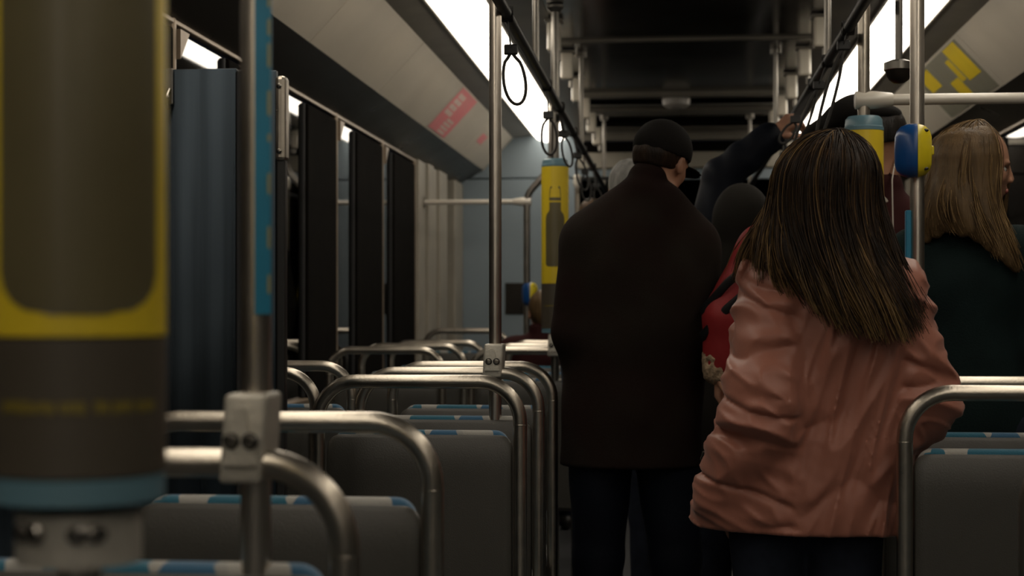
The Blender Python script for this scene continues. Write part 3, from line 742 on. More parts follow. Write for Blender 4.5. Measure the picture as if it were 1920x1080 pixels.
strap(-0.48, 6.75, 0.25, 0.05, 'dark strap hanging just right of the bottle sleeve, slightly twisted', dx=0.05, rz=0.5)
strap(-0.48, 7.7, 0.28, 0.06, 'distant strap, first behind the bottle sleeve pole', dx=0.06, rz=0.3)
strap(-0.48, 8.6, 0.27, 0.06, 'distant strap, second behind the bottle sleeve pole', dx=0.02, rz=0.2)
strap(-0.48, 9.6, 0.27, 0.06, 'distant strap near the dark doorway of the bulkhead', dx=0.05, rz=-0.2)
strap(0.53, 6.17, 0.225, 0.055, 'strap pulled to the left by the raised hand', dx=-0.115, web=0.13)
strap(0.53, 4.95, 0.34, 0.035, 'strap with thin twin cords hanging over the long-haired woman', dx=-0.09, web=0.05)
strap(0.53, 5.6, 0.36, 0.03, 'slack strap with crossing cords between raised hand and long-haired woman', dx=-0.13, web=0.08)
strap(0.53, 7.8, 0.26, 0.05, 'distant strap beyond the raised hand', dx=0.0, rz=0.2)

# ================================================================ partition beside the seats
PX0, PX1, PY = XL+0.0, -0.80, 3.27
t = empty('partition', ((PX0+PX1)/2, PY, 0), 'dark blue brushed metal partition across the window seats', 'partition')
cx = (PX0+PX1)/2
def pl(nm, x0, x1, z0, z1, y0, y1, m, bev=0.004, lb=None):
    bm = bmesh.new(); box(bm, (x0-cx, y0, z0), (x1-cx, y1, z1), bev); return obj(nm, bm, m, t, label=lb)
pl('panel', PX0+0.01, -0.906, 0.05, 1.775, -0.008, 0.008, 'bluepanel', 0.002)
pl('panel', -0.883, -0.822, 0.05, 1.77, -0.006, 0.010, 'bluepanel', 0.002)
pl('gasket', -0.905, -0.884, 0.03, 1.77, -0.016, 0.014, 'rubber', 0.003)
pl('frame', -0.821, -0.802, 0.0, 1.745, -0.012, 0.014, 'blackp', 0.004)
pl('edge_strip', -0.8215, -0.799, 1.58, 1.757, -0.02, 0.018, 'steel', 0.008, 'bright steel cap on the partition edge')
for z in (1.735, 1.60):
    bm = bmesh.new(); bmesh.ops.create_uvsphere(bm, u_segments=12, v_segments=8, radius=0.006); bmesh.ops.translate(bm, verts=bm.verts[:], vec=(-0.812-cx, -0.022, z)); obj('rivet', bm, 'screw', t)
bm = bmesh.new(); tube(bm, [(PX0+0.02-cx, 0, 0.04), (PX1-0.01-cx, 0, 0.04)], 0.02, 12); obj('foot_rail', bm, 'steel_dark', t)
t = empty('wall_hook', (-1.045, 3.255, 1.70), 'small steel hook hanging at the top of the dark blue partition', 'hook')
bm = bmesh.new(); box(bm, (-0.007, -0.006, 0.0), (0.007, 0.003, 0.075), 0.002); obj('plate', bm, 'steel_dark', t)
bm = bmesh.new(); tube(bm, fillet([(0, -0.006, 0.03), (0, -0.022, 0.015), (0, -0.02, -0.005), (0, -0.010, -0.008)], 0.008, 4), 0.0045, 10); obj('prong', bm, 'screw', t)
# round dark dome hanging on a stem beside the polished pole
t = empty('mirror_dome', (0.62, 4.50, 1.895), 'dark glossy dome hanging at the top edge beside the polished pole', 'mirror')
bm = bmesh.new(); lathe(bm, [(0.002, 0), (0.014, 0.002), (0.026, 0.010), (0.034, 0.022), (0.038, 0.038), (0.038, 0.05)], 28); shade(obj('dome', bm, 'header', t), 60)
bm = bmesh.new(); lathe(bm, [(0.0385, 0.036), (0.041, 0.038), (0.041, 0.058), (0.02, 0.066)], 28); shade(obj('rim', bm, 'steel_dark', t), 40)
bm = bmesh.new(); tube(bm, [(0, 0, 0.06), (0, 0, 0.73)], 0.010, 12); obj('stem', bm, 'steel_dark', t)

# ================================================================ people
M['skin'] = mat('skin', (0.46, 0.24, 0.155), 0.5, vary=0.12, vscale=25)
M['skin_d'] = mat('tanned_skin', (0.36, 0.185, 0.115), 0.5, vary=0.12, vscale=25)
M['lips'] = mat('lips', (0.35, 0.11, 0.09), 0.4, vary=0.1)
M['eye'] = mat('eye', (0.5, 0.48, 0.45), 0.2, vary=0.05)
M['iris'] = mat('iris', (0.03, 0.02, 0.015), 0.2, vary=0.05)
M['pinkcloth'] = mat('dusty_pink_satin', (0.34, 0.135, 0.093), 0.45, sheen=0.1, spec=0.35, vary=0.10, vscale=5, bump=0.05, bscale=300)
M['coat'] = mat('dark_brown_wool', (0.0165, 0.0125, 0.0095), 0.95, spec=0.12, vary=0.3, vscale=4, bump=0.2, bscale=250, col2=(0.013, 0.0055, 0.0045))
M['capcloth'] = mat('black_cotton', (0.010, 0.009, 0.008), 0.9, spec=0.12, bump=0.15, bscale=300, vary=0.2)
M['navy'] = mat('navy_nylon', (0.005, 0.007, 0.013), 0.6, spec=0.15, vary=0.2, bump=0.05)
M['charcoal'] = mat('charcoal_cloth', (0.022, 0.020, 0.017), 0.9, spec=0.12, vary=0.25, vscale=6, bump=0.1, bscale=200)
M['red'] = mat('red_jacket_cloth', (0.30, 0.016, 0.018), 0.6, vary=0.25, vscale=5)
M['green'] = mat('dark_teal_knit', (0.009, 0.018, 0.018), 0.9, spec=0.12, vary=0.25, vscale=10, bump=0.2, bscale=200)
M['slate'] = mat('slate_blue_cloth', (0.045, 0.055, 0.085), 0.8, vary=0.2)
M['maroon'] = mat('dark_maroon_cloth', (0.035, 0.010, 0.010), 0.85, spec=0.12, vary=0.2)
M['denim'] = mat('dark_denim', (0.018, 0.022, 0.034), 0.85, spec=0.12, vary=0.3, vscale=30)
M['shoe'] = mat('dark_leather', (0.02, 0.017, 0.015), 0.5, vary=0.2)
M['whitecloth'] = mat('off_white_cloth', (0.48, 0.45, 0.40), 0.8, vary=0.1)
M['fur'] = mat('beige_fur', (0.42, 0.30, 0.19), 0.9, vary=0.4, vscale=60, bump=0.8, bscale=120)
def hairmat(name, a, b, rough=0.48):
    m = mat(name, a, rough, spec=0.22, vary=0.5, vscale=9, stretch=(5, 5, 0.6), col2=b, bump=0.35, bscale=45, sheen=0.0)
    return m
M['hair_dk'] = hairmat('dark_brown_hair', (0.030, 0.017, 0.009), (0.012, 0.007, 0.004))
M['hair_md'] = hairmat('brown_hair', (0.085, 0.046, 0.018), (0.035, 0.019, 0.008))
M['hair_gd'] = hairmat('golden_brown_hair', (0.26, 0.155, 0.06), (0.11, 0.065, 0.025))
M['hair_bl'] = hairmat('blonde_hair', (0.27, 0.175, 0.08), (0.15, 0.09, 0.036))
M['hair_bd'] = hairmat('dark_blonde_hair', (0.12, 0.075, 0.034), (0.065, 0.04, 0.017))
M['hair_gr'] = hairmat('grey_hair', (0.35, 0.34, 0.32), (0.2, 0.2, 0.19))
def height_blend(name, top, low, z0, z1):  # hair colour that turns from top to low tone by height
    m = hairmat(name, top, tuple(v*0.45 for v in top)); nt = m.node_tree; b = nt.nodes['Principled BSDF']
    src = b.inputs['Base Color'].links[0].from_socket
    tc = nt.nodes.new('ShaderNodeTexCoord'); sp = nt.nodes.new('ShaderNodeSeparateXYZ'); mr = nt.nodes.new('ShaderNodeMapRange'); mx = nt.nodes.new('ShaderNodeMix'); mx.data_type = 'RGBA'
    nt.links.new(tc.outputs['Object'], sp.inputs[0]); nt.links.new(sp.outputs['Z'], mr.inputs['Value'])
    mr.inputs['From Min'].default_value = z1; mr.inputs['From Max'].default_value = z0
    nt.links.new(mr.outputs[0], mx.inputs['Factor']); nt.links.new(src, mx.inputs['A']); mx.inputs['B'].default_value = (*low, 1)
    nt.links.new(mx.outputs['Result'], b.inputs['Base Color']); return m
M['hair_hb'] = height_blend('golden_length_hair', (0.030, 0.017, 0.009), (0.15, 0.092, 0.032), 1.24, 1.42)
M['hair_bk'] = hairmat('black_hair', (0.012, 0.009, 0.007), (0.006, 0.005, 0.004))

def rot(yaw, pitch=0.0, roll=0.0):
    """head turn: yaw about z (positive turns left seen from above), pitch nods down, roll tips to the right"""
    return np.array(Matrix.Rotation(yaw, 3, 'Z')@Matrix.Rotation(-pitch, 3, 'X')@Matrix.Rotation(roll, 3, 'Y'))
def hand_prims(f, wrist, d, palm_n, curl, s=1.0, thumb_side=1.0):
    """palm, four fingers in three bends and a thumb from the side of the palm"""
    w = np.array(wrist, float); d = np.array(d, float); d /= np.linalg.norm(d)
    n = np.array(palm_n, float); n -= d*(n@d); n /= np.linalg.norm(n); t = np.cross(d, n)*thumb_side
    f.cone(w, w+d*0.03*s, 0.024*s, 0.026*s, 0.012)
    for u in (-0.027, -0.009, 0.009, 0.026): f.cone(w+d*0.02*s+t*u*0.6*s, w+d*0.085*s+t*u*s, 0.0155*s, 0.0135*s, 0.008)
    for u, L in ((-0.029, 0.058), (-0.0095, 0.072), (0.0095, 0.078), (0.028, 0.070)):
        p = w+d*0.088*s+t*u*s; a = 0.25
        for k, q in enumerate((0.45, 0.32, 0.25)):
            a += curl*(0.9 if k else 0.6); dd = d*math.cos(a)+n*math.sin(a)
            p2 = p+dd*L*q*s*1.15; f.cone(p, p2, (0.0098-0.0008*k)*s, (0.0092-0.0009*k)*s, 0.003); p = p2
    p = w+d*0.028*s+t*0.026*s; dd = d*0.62+t*0.62+n*0.42; dd /= np.linalg.norm(dd); p2 = p+dd*0.042*s
    f.cone(p, p2, 0.0145*s, 0.0115*s, 0.008); d3 = d*0.75+n*0.62+t*0.05; d3 /= np.linalg.norm(d3)
    f.cone(p2, p2+d3*0.036*s, 0.011*s, 0.009*s, 0.003)

def head_prims(f, c, R, s=1.0):
    c = np.array(c)
    def P(x, y, z): return c+R@(np.array([x, y, z])*s)
    f.ell(P(0, -0.008, 0.028), (0.076*s, 0.095*s, 0.092*s), 0.02, R)
    f.ell(P(0, 0.022, -0.030), (0.061*s, 0.068*s, 0.082*s), 0.03, R)
    f.ell(P(0, 0.055, -0.088), (0.026*s, 0.024*s, 0.020*s), 0.025, R)        # chin
    for sx in (-1, 1): f.ell(P(sx*0.033, 0.068, 0.0), (0.014*s, 0.010*s, 0.011*s), 0.010, R, sub=True)   # eye sockets
    f.cone(P(0, 0.086, 0.012), P(0, 0.101, -0.022), 0.009*s, 0.0115*s, 0.010)
    for sx in (-1, 1):
        f.ell(P(sx*0.012, 0.098, -0.028), (0.0085*s, 0.009*s, 0.007*s), 0.006, R)
        f.ell(P(sx*0.033, 0.077, 0.020), (0.020*s, 0.009*s, 0.007*s), 0.010, R)         # brow
        f.ell(P(sx*0.040, 0.060, -0.022), (0.018*s, 0.016*s, 0.018*s), 0.015, R)        # cheek
        f.ell(P(sx*0.079, -0.004, -0.006), (0.008*s, 0.018*s, 0.031*s), 0.006, R)       # ear
        f.ell(P(sx*0.086, 0.000, -0.004), (0.005*s, 0.009*s, 0.017*s), 0.004, R, sub=True)
    f.ell(P(0, 0.086, -0.052), (0.022*s, 0.010*s, 0.0065*s), 0.006, R); f.ell(P(0, 0.083, -0.064), (0.019*s, 0.010*s, 0.0065*s), 0.005, R)
def face_bits(root, c, R, s=1.0):
    c = np.array(c)
    def P(x, y, z): return c+R@(np.array([x, y, z])*s)
    R3 = Matrix(R.tolist()).to_4x4()
    for sx in (-1, 1):
        bm = bmesh.new(); bmesh.ops.create_uvsphere(bm, u_segments=14, v_segments=10, radius=0.0115*s); bmesh.ops.transform(bm, matrix=Matrix.Translation(Vector(P(sx*0.033, 0.067, 0.0))), verts=bm.verts[:])
        e = obj('eye', bm, 'eye', root, True)
        bm = bmesh.new(); bmesh.ops.create_uvsphere(bm, u_segments=12, v_segments=8, radius=0.0065*s); bmesh.ops.transform(bm, matrix=Matrix.Translation(Vector(P(sx*0.033, 0.0735, 0.0))), verts=bm.verts[:])
        obj('iris', bm, 'iris', e, True)
    bm = bmesh.new(); bmesh.ops.create_uvsphere(bm, u_segments=14, v_segments=8, radius=1); bmesh.ops.scale(bm, verts=bm.verts[:], vec=(0.020*s, 0.0075*s, 0.010*s))
    bmesh.ops.transform(bm, matrix=Matrix.Translation(Vector(P(0, 0.0905, -0.058)))@R3, verts=bm.verts[:]); obj('lips', bm, 'lips', root, True)

def J(base, over):
    d = dict(base); d.update(over); return d
def default_joints(H):
    k = H/1.75
    return dict(head=(0, 0.02*k, H-0.115*k), neck=(0, 0, H-0.27*k), sl=(-0.185*k, 0, H-0.33*k), sr=(0.185*k, 0, H-0.33*k),
        el=(-0.235*k, -0.02, H-0.62*k), er=(0.235*k, -0.02, H-0.62*k), wl=(-0.24*k, 0.06, H-0.87*k), wr=(0.24*k, 0.06, H-0.87*k),
        chest=(0, 0, H-0.42*k), waist=(0, 0, H-0.65*k), pelvis=(0, 0, H-0.80*k), hl=(-0.09*k, 0, H-0.84*k), hr=(0.09*k, 0, H-0.84*k),
        kl=(-0.10*k, 0.02, 0.48*k), kr=(0.10*k, 0.02, 0.48*k), al=(-0.11*k, -0.01, 0.09*k), ar=(0.11*k, -0.01, 0.09*k))
def person(label, loc, rz, H, over=None, hyaw=0.0, hpitch=0.0, hroll=0.0, hs=1.0, skin='skin', hands=((0, 0, -1), (0, 0, -1)), curls=(0.35, 0.35), palms=((1, 0, 0), (-1, 0, 0)),
           vox=0.0065, legs=True, k=1.0):
    t = empty('person', loc, label, 'person', None, rz)
    j = J(default_joints(H), over or {})
    P = np.array([v for v in j.values()]); lo = P.min(0)-0.22; hi = P.max(0)+0.22; lo[2] = max(lo[2], -0.02)
    if loc[2] == 0 and legs: lo[2] = -0.012
    f = Field(lo, hi, vox); R = rot(hyaw, hpitch, hroll)
    hd = np.array(j['head'])
    f.cone(j['pelvis'], j['waist'], 0.135*k, 0.115*k, 0.05, 0.72); f.cone(j['waist'], j['chest'], 0.115*k, 0.135*k, 0.05, 0.72)
    ch = np.array(j['chest']); nk = np.array(j['neck'])
    f.cone(ch+(-0.05, 0, 0.02), ch+(0.05, 0, 0.02), 0.10*k, 0.10*k, 0.04, 0.85)
    f.cone(j['sl'], nk, 0.055*k, 0.055*k, 0.04); f.cone(j['sr'], nk, 0.055*k, 0.055*k, 0.04)
    f.cone(nk-(0, 0, 0.04), hd-(R@np.array([0, 0.02, 0.03])), 0.056*k, 0.052*k, 0.03)
    head_prims(f, hd, R, hs)
    for s_ in 'lr':
        f.cone(j['s'+s_], j['e'+s_], 0.050*k, 0.040*k, 0.03); f.cone(j['e'+s_], j['w'+s_], 0.039*k, 0.026*k, 0.012)
        f.cone(j['h'+s_], j['k'+s_], 0.080*k, 0.054*k, 0.03); f.cone(j['k'+s_], j['a'+s_], 0.053*k, 0.034*k, 0.015)
        a = np.array(j['a'+s_]); f.cone(a+(0, -0.02, -0.05), a+(0, 0.14, -0.058), 0.032, 0.026, 0.02)
    for i, s_ in enumerate('lr'): hand_prims(f, j['w'+s_], hands[i], palms[i], curls[i], k, 1 if i == 0 else -1)
    obj('body', f.mesh('body'), skin, t)
    face_bits(t, hd, R, hs)
    if legs:
        for s_ in 'lr':
            a = np.array(j['a'+s_]); g = Field(a+(-0.07, -0.10, -0.095), a+(0.07, 0.22, 0.03), 0.007)
            g.cone(a+(0, -0.03, -0.045), a+(0, 0.15, -0.058), 0.044, 0.036, 0.02); g.cone(a+(0, 0, -0.02), a+(0, 0, 0.0), 0.045, 0.043, 0.02)
            g.cutz(a[2]-0.089); obj('shoe', g.mesh('shoe'), 'shoe', t)
    return t, j, R
def trousers(t, j, m, k=1.0, puff=0.016, vox=0.010, top=None):
    P = np.array([j[q] for q in ('hl', 'hr', 'kl', 'kr', 'al', 'ar', 'waist')]); f = Field(P.min(0)-0.16, P.max(0)+0.14, vox)
    f.cone(j['pelvis'], np.array(j['waist'])-(0, 0, 0.02), 0.140*k+puff*0.5, 0.118*k+puff, 0.05, 0.75)
    for s_ in 'lr':
        f.cone(j['h'+s_], j['k'+s_], 0.083*k+puff, 0.056*k+puff, 0.02); f.cone(j['k'+s_], j['a'+s_], 0.055*k+puff, 0.040*k+puff, 0.02)
    w = wob(5); f.displace(lambda x, y, z: 0.005*w(x, y, z*0.6, 22))
    f.cutz(min(j['al'][2], j['ar'][2])-0.03); f.cutz(np.array(j['waist'])[2]+0.03, 'below')
    obj('trousers', f.mesh('trousers'), m, t)
def top_wear(t, j, m, hem, k=1.0, puff=0.03, sleeve=0.03, vox=0.009, cuff=(1, 1), folds=0.006, seed=1, collar=0.05, flare=0.0, name='jacket', extra=None, flat=0.78, fs=24.0):
    P = np.array([j[q] for q in ('sl', 'sr', 'el', 'er', 'wl', 'wr', 'pelvis', 'neck', 'head')]); lo = P.min(0)-0.24; hi = P.max(0)+0.22
    lo[2] = hem-0.03; f = Field(lo, hi, vox)
    pe = np.array(j['pelvis']); f.cone(pe, j['waist'], 0.138*k+puff+flare*0.5, 0.118*k+puff, 0.05, flat); f.cone(j['waist'], j['chest'], 0.118*k+puff, 0.138*k+puff, 0.06, flat)
    if hem < pe[2]-0.05: f.cone((pe[0], pe[1], hem-0.08), pe, 0.145*k+puff+flare, 0.140*k+puff+flare*0.5, 0.05, flat)
    ch = np.array(j['chest']); nk = np.array(j['neck'])
    f.cone(ch+(-0.05*k, 0, 0.02), ch+(0.05*k, 0, 0.02), 0.10*k+puff, 0.10*k+puff, 0.05, 0.85)
    f.cone(j['sl'], nk-(0, 0, 0.02), 0.062*k+puff*0.7, 0.050*k+puff*0.6, 0.05); f.cone(j['sr'], nk-(0, 0, 0.02), 0.062*k+puff*0.7, 0.050*k+puff*0.6, 0.05)
    for s_ in 'lr':
        f.cone(j['s'+s_], j['e'+s_], 0.052*k+sleeve*1.05, 0.042*k+sleeve, 0.035)
        e = np.array(j['e'+s_]); w_ = np.array(j['w'+s_]); f.cone(e, e+(w_-e)*0.93, 0.042*k+sleeve, 0.032*k+sleeve*0.7, 0.02)
    if collar: f.cone(nk-(0, 0, 0.02), nk+(0, 0.0, collar), 0.068*k, 0.070*k, 0.02)
    if extra: extra(f)
    w = wob(seed); w2 = wob(seed+9)
    if folds: f.displace(lambda x, y, z: folds*(w(x, y, z*0.7, fs)+0.8*np.abs(w2(x, y, z, fs*0.55))*2-0.5))
    f.cutz(hem)
    if collar: f.cone(nk+(0, 0.0, collar*0.4), nk+(0, 0.01, collar+0.12), 0.056*k, 0.062*k, 0.004, sub=True)
    obj(name, f.mesh(name), m, t)
    return f
def hat(t, j, R, m, s=1.0, kind='cap', lift=0.0, name='cap'):
    c = np.array(j['head']); f = Field(c-0.22, c+0.24, 0.006)
    def P(x, y, z): return c+R@(np.array([x, y, z])*s)
    f.ell(P(0, -0.010, 0.040+lift), (0.090*s, 0.110*s, 0.094*s), 0.01, R)
    if kind == 'beanie': f.ell(P(0, -0.01, 0.06), (0.088*s, 0.105*s, 0.09*s), 0.02, R)
    n = R@np.array([0, 0.12, -1.0]); p = P(0, 0, 0.018); f.halfspace(p, n)
    if kind == 'cap':
        f.ell(P(0, 0.125, 0.020), (0.068*s, 0.070*s, 0.008*s), 0.006, R); f.ell(P(0, -0.01, 0.134), (0.010*s, 0.010*s, 0.006*s), 0.004, R)
    if kind == 'brim': f.ell(P(0, -0.005, 0.030), (0.155*s, 0.165*s, 0.010*s), 0.012, R)
    f.ell(P(0, -0.006, 0.02), (0.078*s, 0.097*s, 0.080*s), 0.004, R, sub=True)
    obj(name, f.mesh(name), m, t)
def short_hair(t, j, R, m, s=1.0, low=-0.075, fluff=0.004, face=0.052):
    c = np.array(j['head']); f = Field(c-0.2, c+0.2, 0.006)
    def P(x, y, z): return c+R@(np.array([x, y, z])*s)
    f.ell(P(0, -0.014, 0.030), (0.086*s, 0.103*s, 0.102*s), 0.02, R); f.cone(P(0, -0.05, 0.0), P(0, -0.045, -0.05), 0.062*s, 0.050*s, 0.03)
    w = wob(3); f.displace(lambda x, y, z: fluff*w(x, y, z*0.4, 90))
    f.halfspace(P(0, 0, low), R@np.array([0, 0.15, -1.0])); f.halfspace(P(0, face, 0.05), R@np.array([0, 1.0, -0.55]))
    obj('hair', f.mesh('hair'), m, t)
def strands(t, guides, mats, n, r, seed, spread=0.012, jitter=0.0, wave=0.004, root_jit=0.004, out=0.004, pick=None, C0=None):
    """many thin hair strands interpolated between neighbouring guide curves; one mesh of stuff per shade"""
    rs = np.random.RandomState(seed); G = np.array(guides); m = G.shape[1]; LK = 6.0; LO = rs.normal(0, 0.008, (97, 3)); LP = rs.uniform(0, 6.28, 97)
    bms = [([], []) for _ in mats]
    for q in range(n):
        u = rs.uniform(0, len(G)-1); i = min(int(u), len(G)-2); fr = u-i
        P = G[i]*(1-fr)+G[i+1]*fr
        tt = np.linspace(0, 1, m); li = int(u*LK) % len(LO); cl = (int(u*LK)+0.5)/LK; Gc = G[min(int(cl), len(G)-2)]*(1-(cl-int(cl)))+G[min(int(cl)+1, len(G)-1)]*(cl-int(cl))
        P = P+(Gc-P)*(0.55*tt[:, None]**1.2)+LO[li]*tt[:, None]**1.6
        P = P+np.stack([np.sin(tt*9+LP[li]), np.cos(tt*8+LP[li]), 0*tt], 1)*(0.007*tt[:, None])
        P = P+rs.normal(0, root_jit, 3)*np.ones((m, 1))*(1-tt[:, None])+rs.normal(0, spread, 3)*tt[:, None]**1.3
        ph = rs.uniform(0, 6.28); P = P+np.stack([np.sin(tt*7+ph)*wave*tt, np.cos(tt*6+ph)*wave*tt*0.6, 0*tt], 1)
        if C0 is not None:
            dv = P-C0; dv[:, 2] *= 0.3; P = P+dv/np.linalg.norm(dv, axis=1, keepdims=True)*(out*rs.uniform(-0.3, 1))
        L = m-int(rs.uniform(0, jitter)*m); P = P[:max(L, 4)]
        mi = pick(u/(len(G)-1), rs) if pick else rs.randint(len(mats))
        V, F = bms[mi]; b = len(V); K = len(P); rr = r*rs.uniform(0.7, 1.3)
        for a in range(K):
            tg = P[min(a+1, K-1)]-P[max(a-1, 0)]; tg = tg/(np.linalg.norm(tg)+1e-9); s1 = np.cross(tg, (0.3, 1, 0.1)); s1 /= np.linalg.norm(s1)+1e-9; s2 = np.cross(tg, s1)
            ra = rr*(1.0 if a < K-2 else 0.5)
            for k3 in range(3): an = k3*2.094; V.append(P[a]+(s1*math.cos(an)+s2*math.sin(an))*ra)
        for a in range(K-1):
            for k3 in range(3): F.append((b+a*3+k3, b+a*3+(k3+1) % 3, b+a*3+3+(k3+1) % 3, b+a*3+3+k3))
    for (V, F), mm in zip(bms, mats):
        if not V: continue
        me = bpy.data.meshes.new('hair_strands'); me.from_pydata([tuple(v) for v in V], [], F); me.polygons.foreach_set('use_smooth', [True]*len(F))
        o = obj('hair_strands', me, mm, t); o['kind'] = 'stuff'
def bez(a, b, c, d, n):
    tt = np.linspace(0, 1, n)[:, None]; a, b, c, d = map(np.array, (a, b, c, d))
    return a*(1-tt)**3+3*b*tt*(1-tt)**2+3*c*tt*tt*(1-tt)+d*tt**3
def hair_guides(c, rad, part, ends, mids, n1=8, n2=12, below=0.0):
    """from the parting over the skull to its widest line, then hanging to the given ends. ends: list of (azimuth, endpoint, outward bulge)"""
    out = []; c = np.array(c)
    for (az, end), md in zip(ends, mids):
        d = np.array([math.cos(az), math.sin(az), 0.0]); pts = []
        for k in range(n1):
            a = (k/(n1-1))*(PI/2+0.1); q = np.array([d[0]*math.sin(a), d[1]*math.sin(a), math.cos(a)])
            p = c+q*np.array(rad)+np.array(part)*(1-k/(n1-1))**1.5; pts.append(p)
        p0 = pts[-1]; tg = (pts[-1]-pts[-2]); tg /= np.linalg.norm(tg); e = np.array(end, float)
        L = np.linalg.norm(e-p0); b = bez(p0, p0+tg*L*0.33, np.array(md, float), e, n2)
        out.append(np.array(pts+list(b[1:])))
    return out
def hair_mass(t, guides, m, r0, r1, vox=0.007, strand=0.004, seed=2, name='hair', skull=None, cutface=None):
    G = np.array(guides); f = Field(G.reshape(-1, 3).min(0)-0.08, G.reshape(-1, 3).max(0)+0.08, vox)
    if skull is not None: f.ell(skull[0], skull[1], 0.02)
    for i in range(len(G)-1):
        for fr in (0, 0.5):
            P = G[i]*(1-fr)+G[i+1]*fr
            for a in range(3, len(P)-1, 1):
                s0 = a/(len(P)-1); f.cone(P[a], P[a+1], r0+(r1-r0)*s0, r0+(r1-r0)*(s0+0.05), 0.018)
    if cutface is not None: cutface(f)
    w = wob(seed); w2 = wob(seed+1)
    f.displace(lambda x, y, z: strand*(w(x*1.0+0.15*z, y, z*0.12, 110)*0.6+w2(x+0.1*z, y, z*0.15, 50)))
    return obj(name, f.mesh(name), m, t)

def view_rz(x, y): return -math.atan2(x, y)

# ---- long-haired woman in the pink jacket, back to the camera
loc = (0.337, 3.713, 0)
H = 1.665
ov = dict(head=(0.012, 0.015, 1.535), neck=(0.005, 0.0, 1.40), sl=(-0.098, 0.0, 1.325), sr=(0.140, 0.0, 1.30), chest=(0.012, 0.0, 1.20), waist=(-0.02, 0.0, 1.00), pelvis=(-0.035, 0.0, 0.87),
          el=(-0.135, -0.085, 1.035), wl=(-0.205, 0.10, 0.83), er=(0.225, -0.01, 1.065), wr=(0.165, 0.15, 0.93), hl=(-0.12, 0, 0.84), hr=(0.05, 0, 0.84), kl=(-0.12, 0.03, 0.46), kr=(0.06, 0.02, 0.46), al=(-0.12, -0.01, 0.09), ar=(0.07, -0.01, 0.09))
t, j, R = person('woman in a dusty pink bomber jacket with long brown hair', loc, view_rz(*loc[:2]), H, ov, hyaw=-0.25, hpitch=0.05, k=0.93, hs=0.97,
                 hands=((-0.2, 0.6, -0.7), (-0.5, 0.8, -0.1)))
trousers(t, j, 'denim', 0.93)
def pink_extra(f):
    # body of the jacket widens and leans to the left towards the hem, front flap shows beyond the left sleeve
    f.cone((0.015, 0, 1.24), (-0.03, 0, 0.80), 0.160, 0.200, 0.05, 0.70)
    f.cone((-0.085, 0.03, 1.22), (-0.20, 0.05, 0.79), 0.070, 0.098, 0.05)
    f.cone((0.10, 0.0, 1.27), (0.08, 0, 0.80), 0.115, 0.125, 0.05, 0.9)
    # puffed sleeves with bunched rings at the left elbow
    f.cone((-0.080, -0.02, 1.30), (-0.118, -0.095, 1.07), 0.075, 0.100, 0.03)
    f.cone((-0.115, -0.105, 1.045), (-0.20, -0.02, 0.86), 0.100, 0.083, 0.02)
    f.cone((0.150, 0.0, 1.27), (0.205, 0.0, 1.10), 0.068, 0.074, 0.03); f.cone((0.215, 0.0, 1.08), (0.205, 0.03, 1.03), 0.078, 0.072, 0.02)
    # collar roll hidden by the hair
    f.ell((0.01, 0.0, 1.385), (0.085, 0.075, 0.035), 0.02)
    # seam between sleeve and back, deep creases at the bent elbow
    def groove(pts, r, k=0.02):
        for p, q in zip(pts[:-1], pts[1:]): f.cone(p, q, r, r, k, sub=True)
    groove([(-0.040, -0.150, 1.30), (-0.032, -0.168, 1.20), (-0.030, -0.175, 1.10), (-0.034, -0.180, 1.03), (-0.055, -0.19, 0.99)], 0.014, 0.02)
    groove([(-0.035, -0.19, 1.00), (-0.11, -0.218, 0.965), (-0.18, -0.165, 0.985), (-0.24, -0.10, 1.01)], 0.011, 0.02)
    groove([(-0.22, -0.165, 1.075), (-0.15, -0.222, 1.085), (-0.07, -0.20, 1.075)], 0.008, 0.02)
    w, w2, w3 = wob(101), wob(102), wob(103)
    def crest(n, g, p=1.4): return np.clip(1-np.abs(n)*g, 0, 1)**p
    def drape(x, y, z):
        u = x-0.42*(z-1.1); v = z+0.42*x
        back = 0.015*crest(w(u*30, y*9, v*6, 1), 3.0)+0.006*crest(w2(u*50, y*12, v*14, 1), 3.5)-0.012*crest(w3(u*24, y*9, v*9, 1), 4.0)
        p = z+0.28*x; q = x-0.28*z
        slv = 0.013*crest(w2(q*10, y*10, p*32, 1), 2.8)+0.006*crest(w(q*18, y*15, p*50, 1), 3.3)-0.012*crest(w3(q*9, y*11, p*26, 1), 4.0)
        k = np.clip((-0.035-x)/0.03, 0, 1); k2 = np.clip((x-0.165)/0.02, 0, 1); s = np.maximum(k*np.clip((1.36-z)/0.06, 0, 1), k2)
        return -(back*(1-s)+slv*s)+0.0008*w(x, y, z, 90)
    f.displace(drape)
    # pocket mouth on the flap
    f.cone((-0.262, -0.03, 0.985), (-0.245, -0.035, 0.93), 0.018, 0.010, 0.01, sub=True)
top_wear(t, j, 'pinkcloth', 0.77, 0.93, 0.030, 0.034, vox=0.005, folds=0.0, seed=4, collar=0.0, extra=pink_extra, fs=30)
bm = bmesh.new(); tube(bm, [(-0.268, -0.028, 0.925), (-0.262, -0.034, 0.945)], 0.006, 8); obj('zip_pull', bm, 'screw', t)
hc = (0.012, 0.0, 1.552); rad = (0.102, 0.116, 0.100)
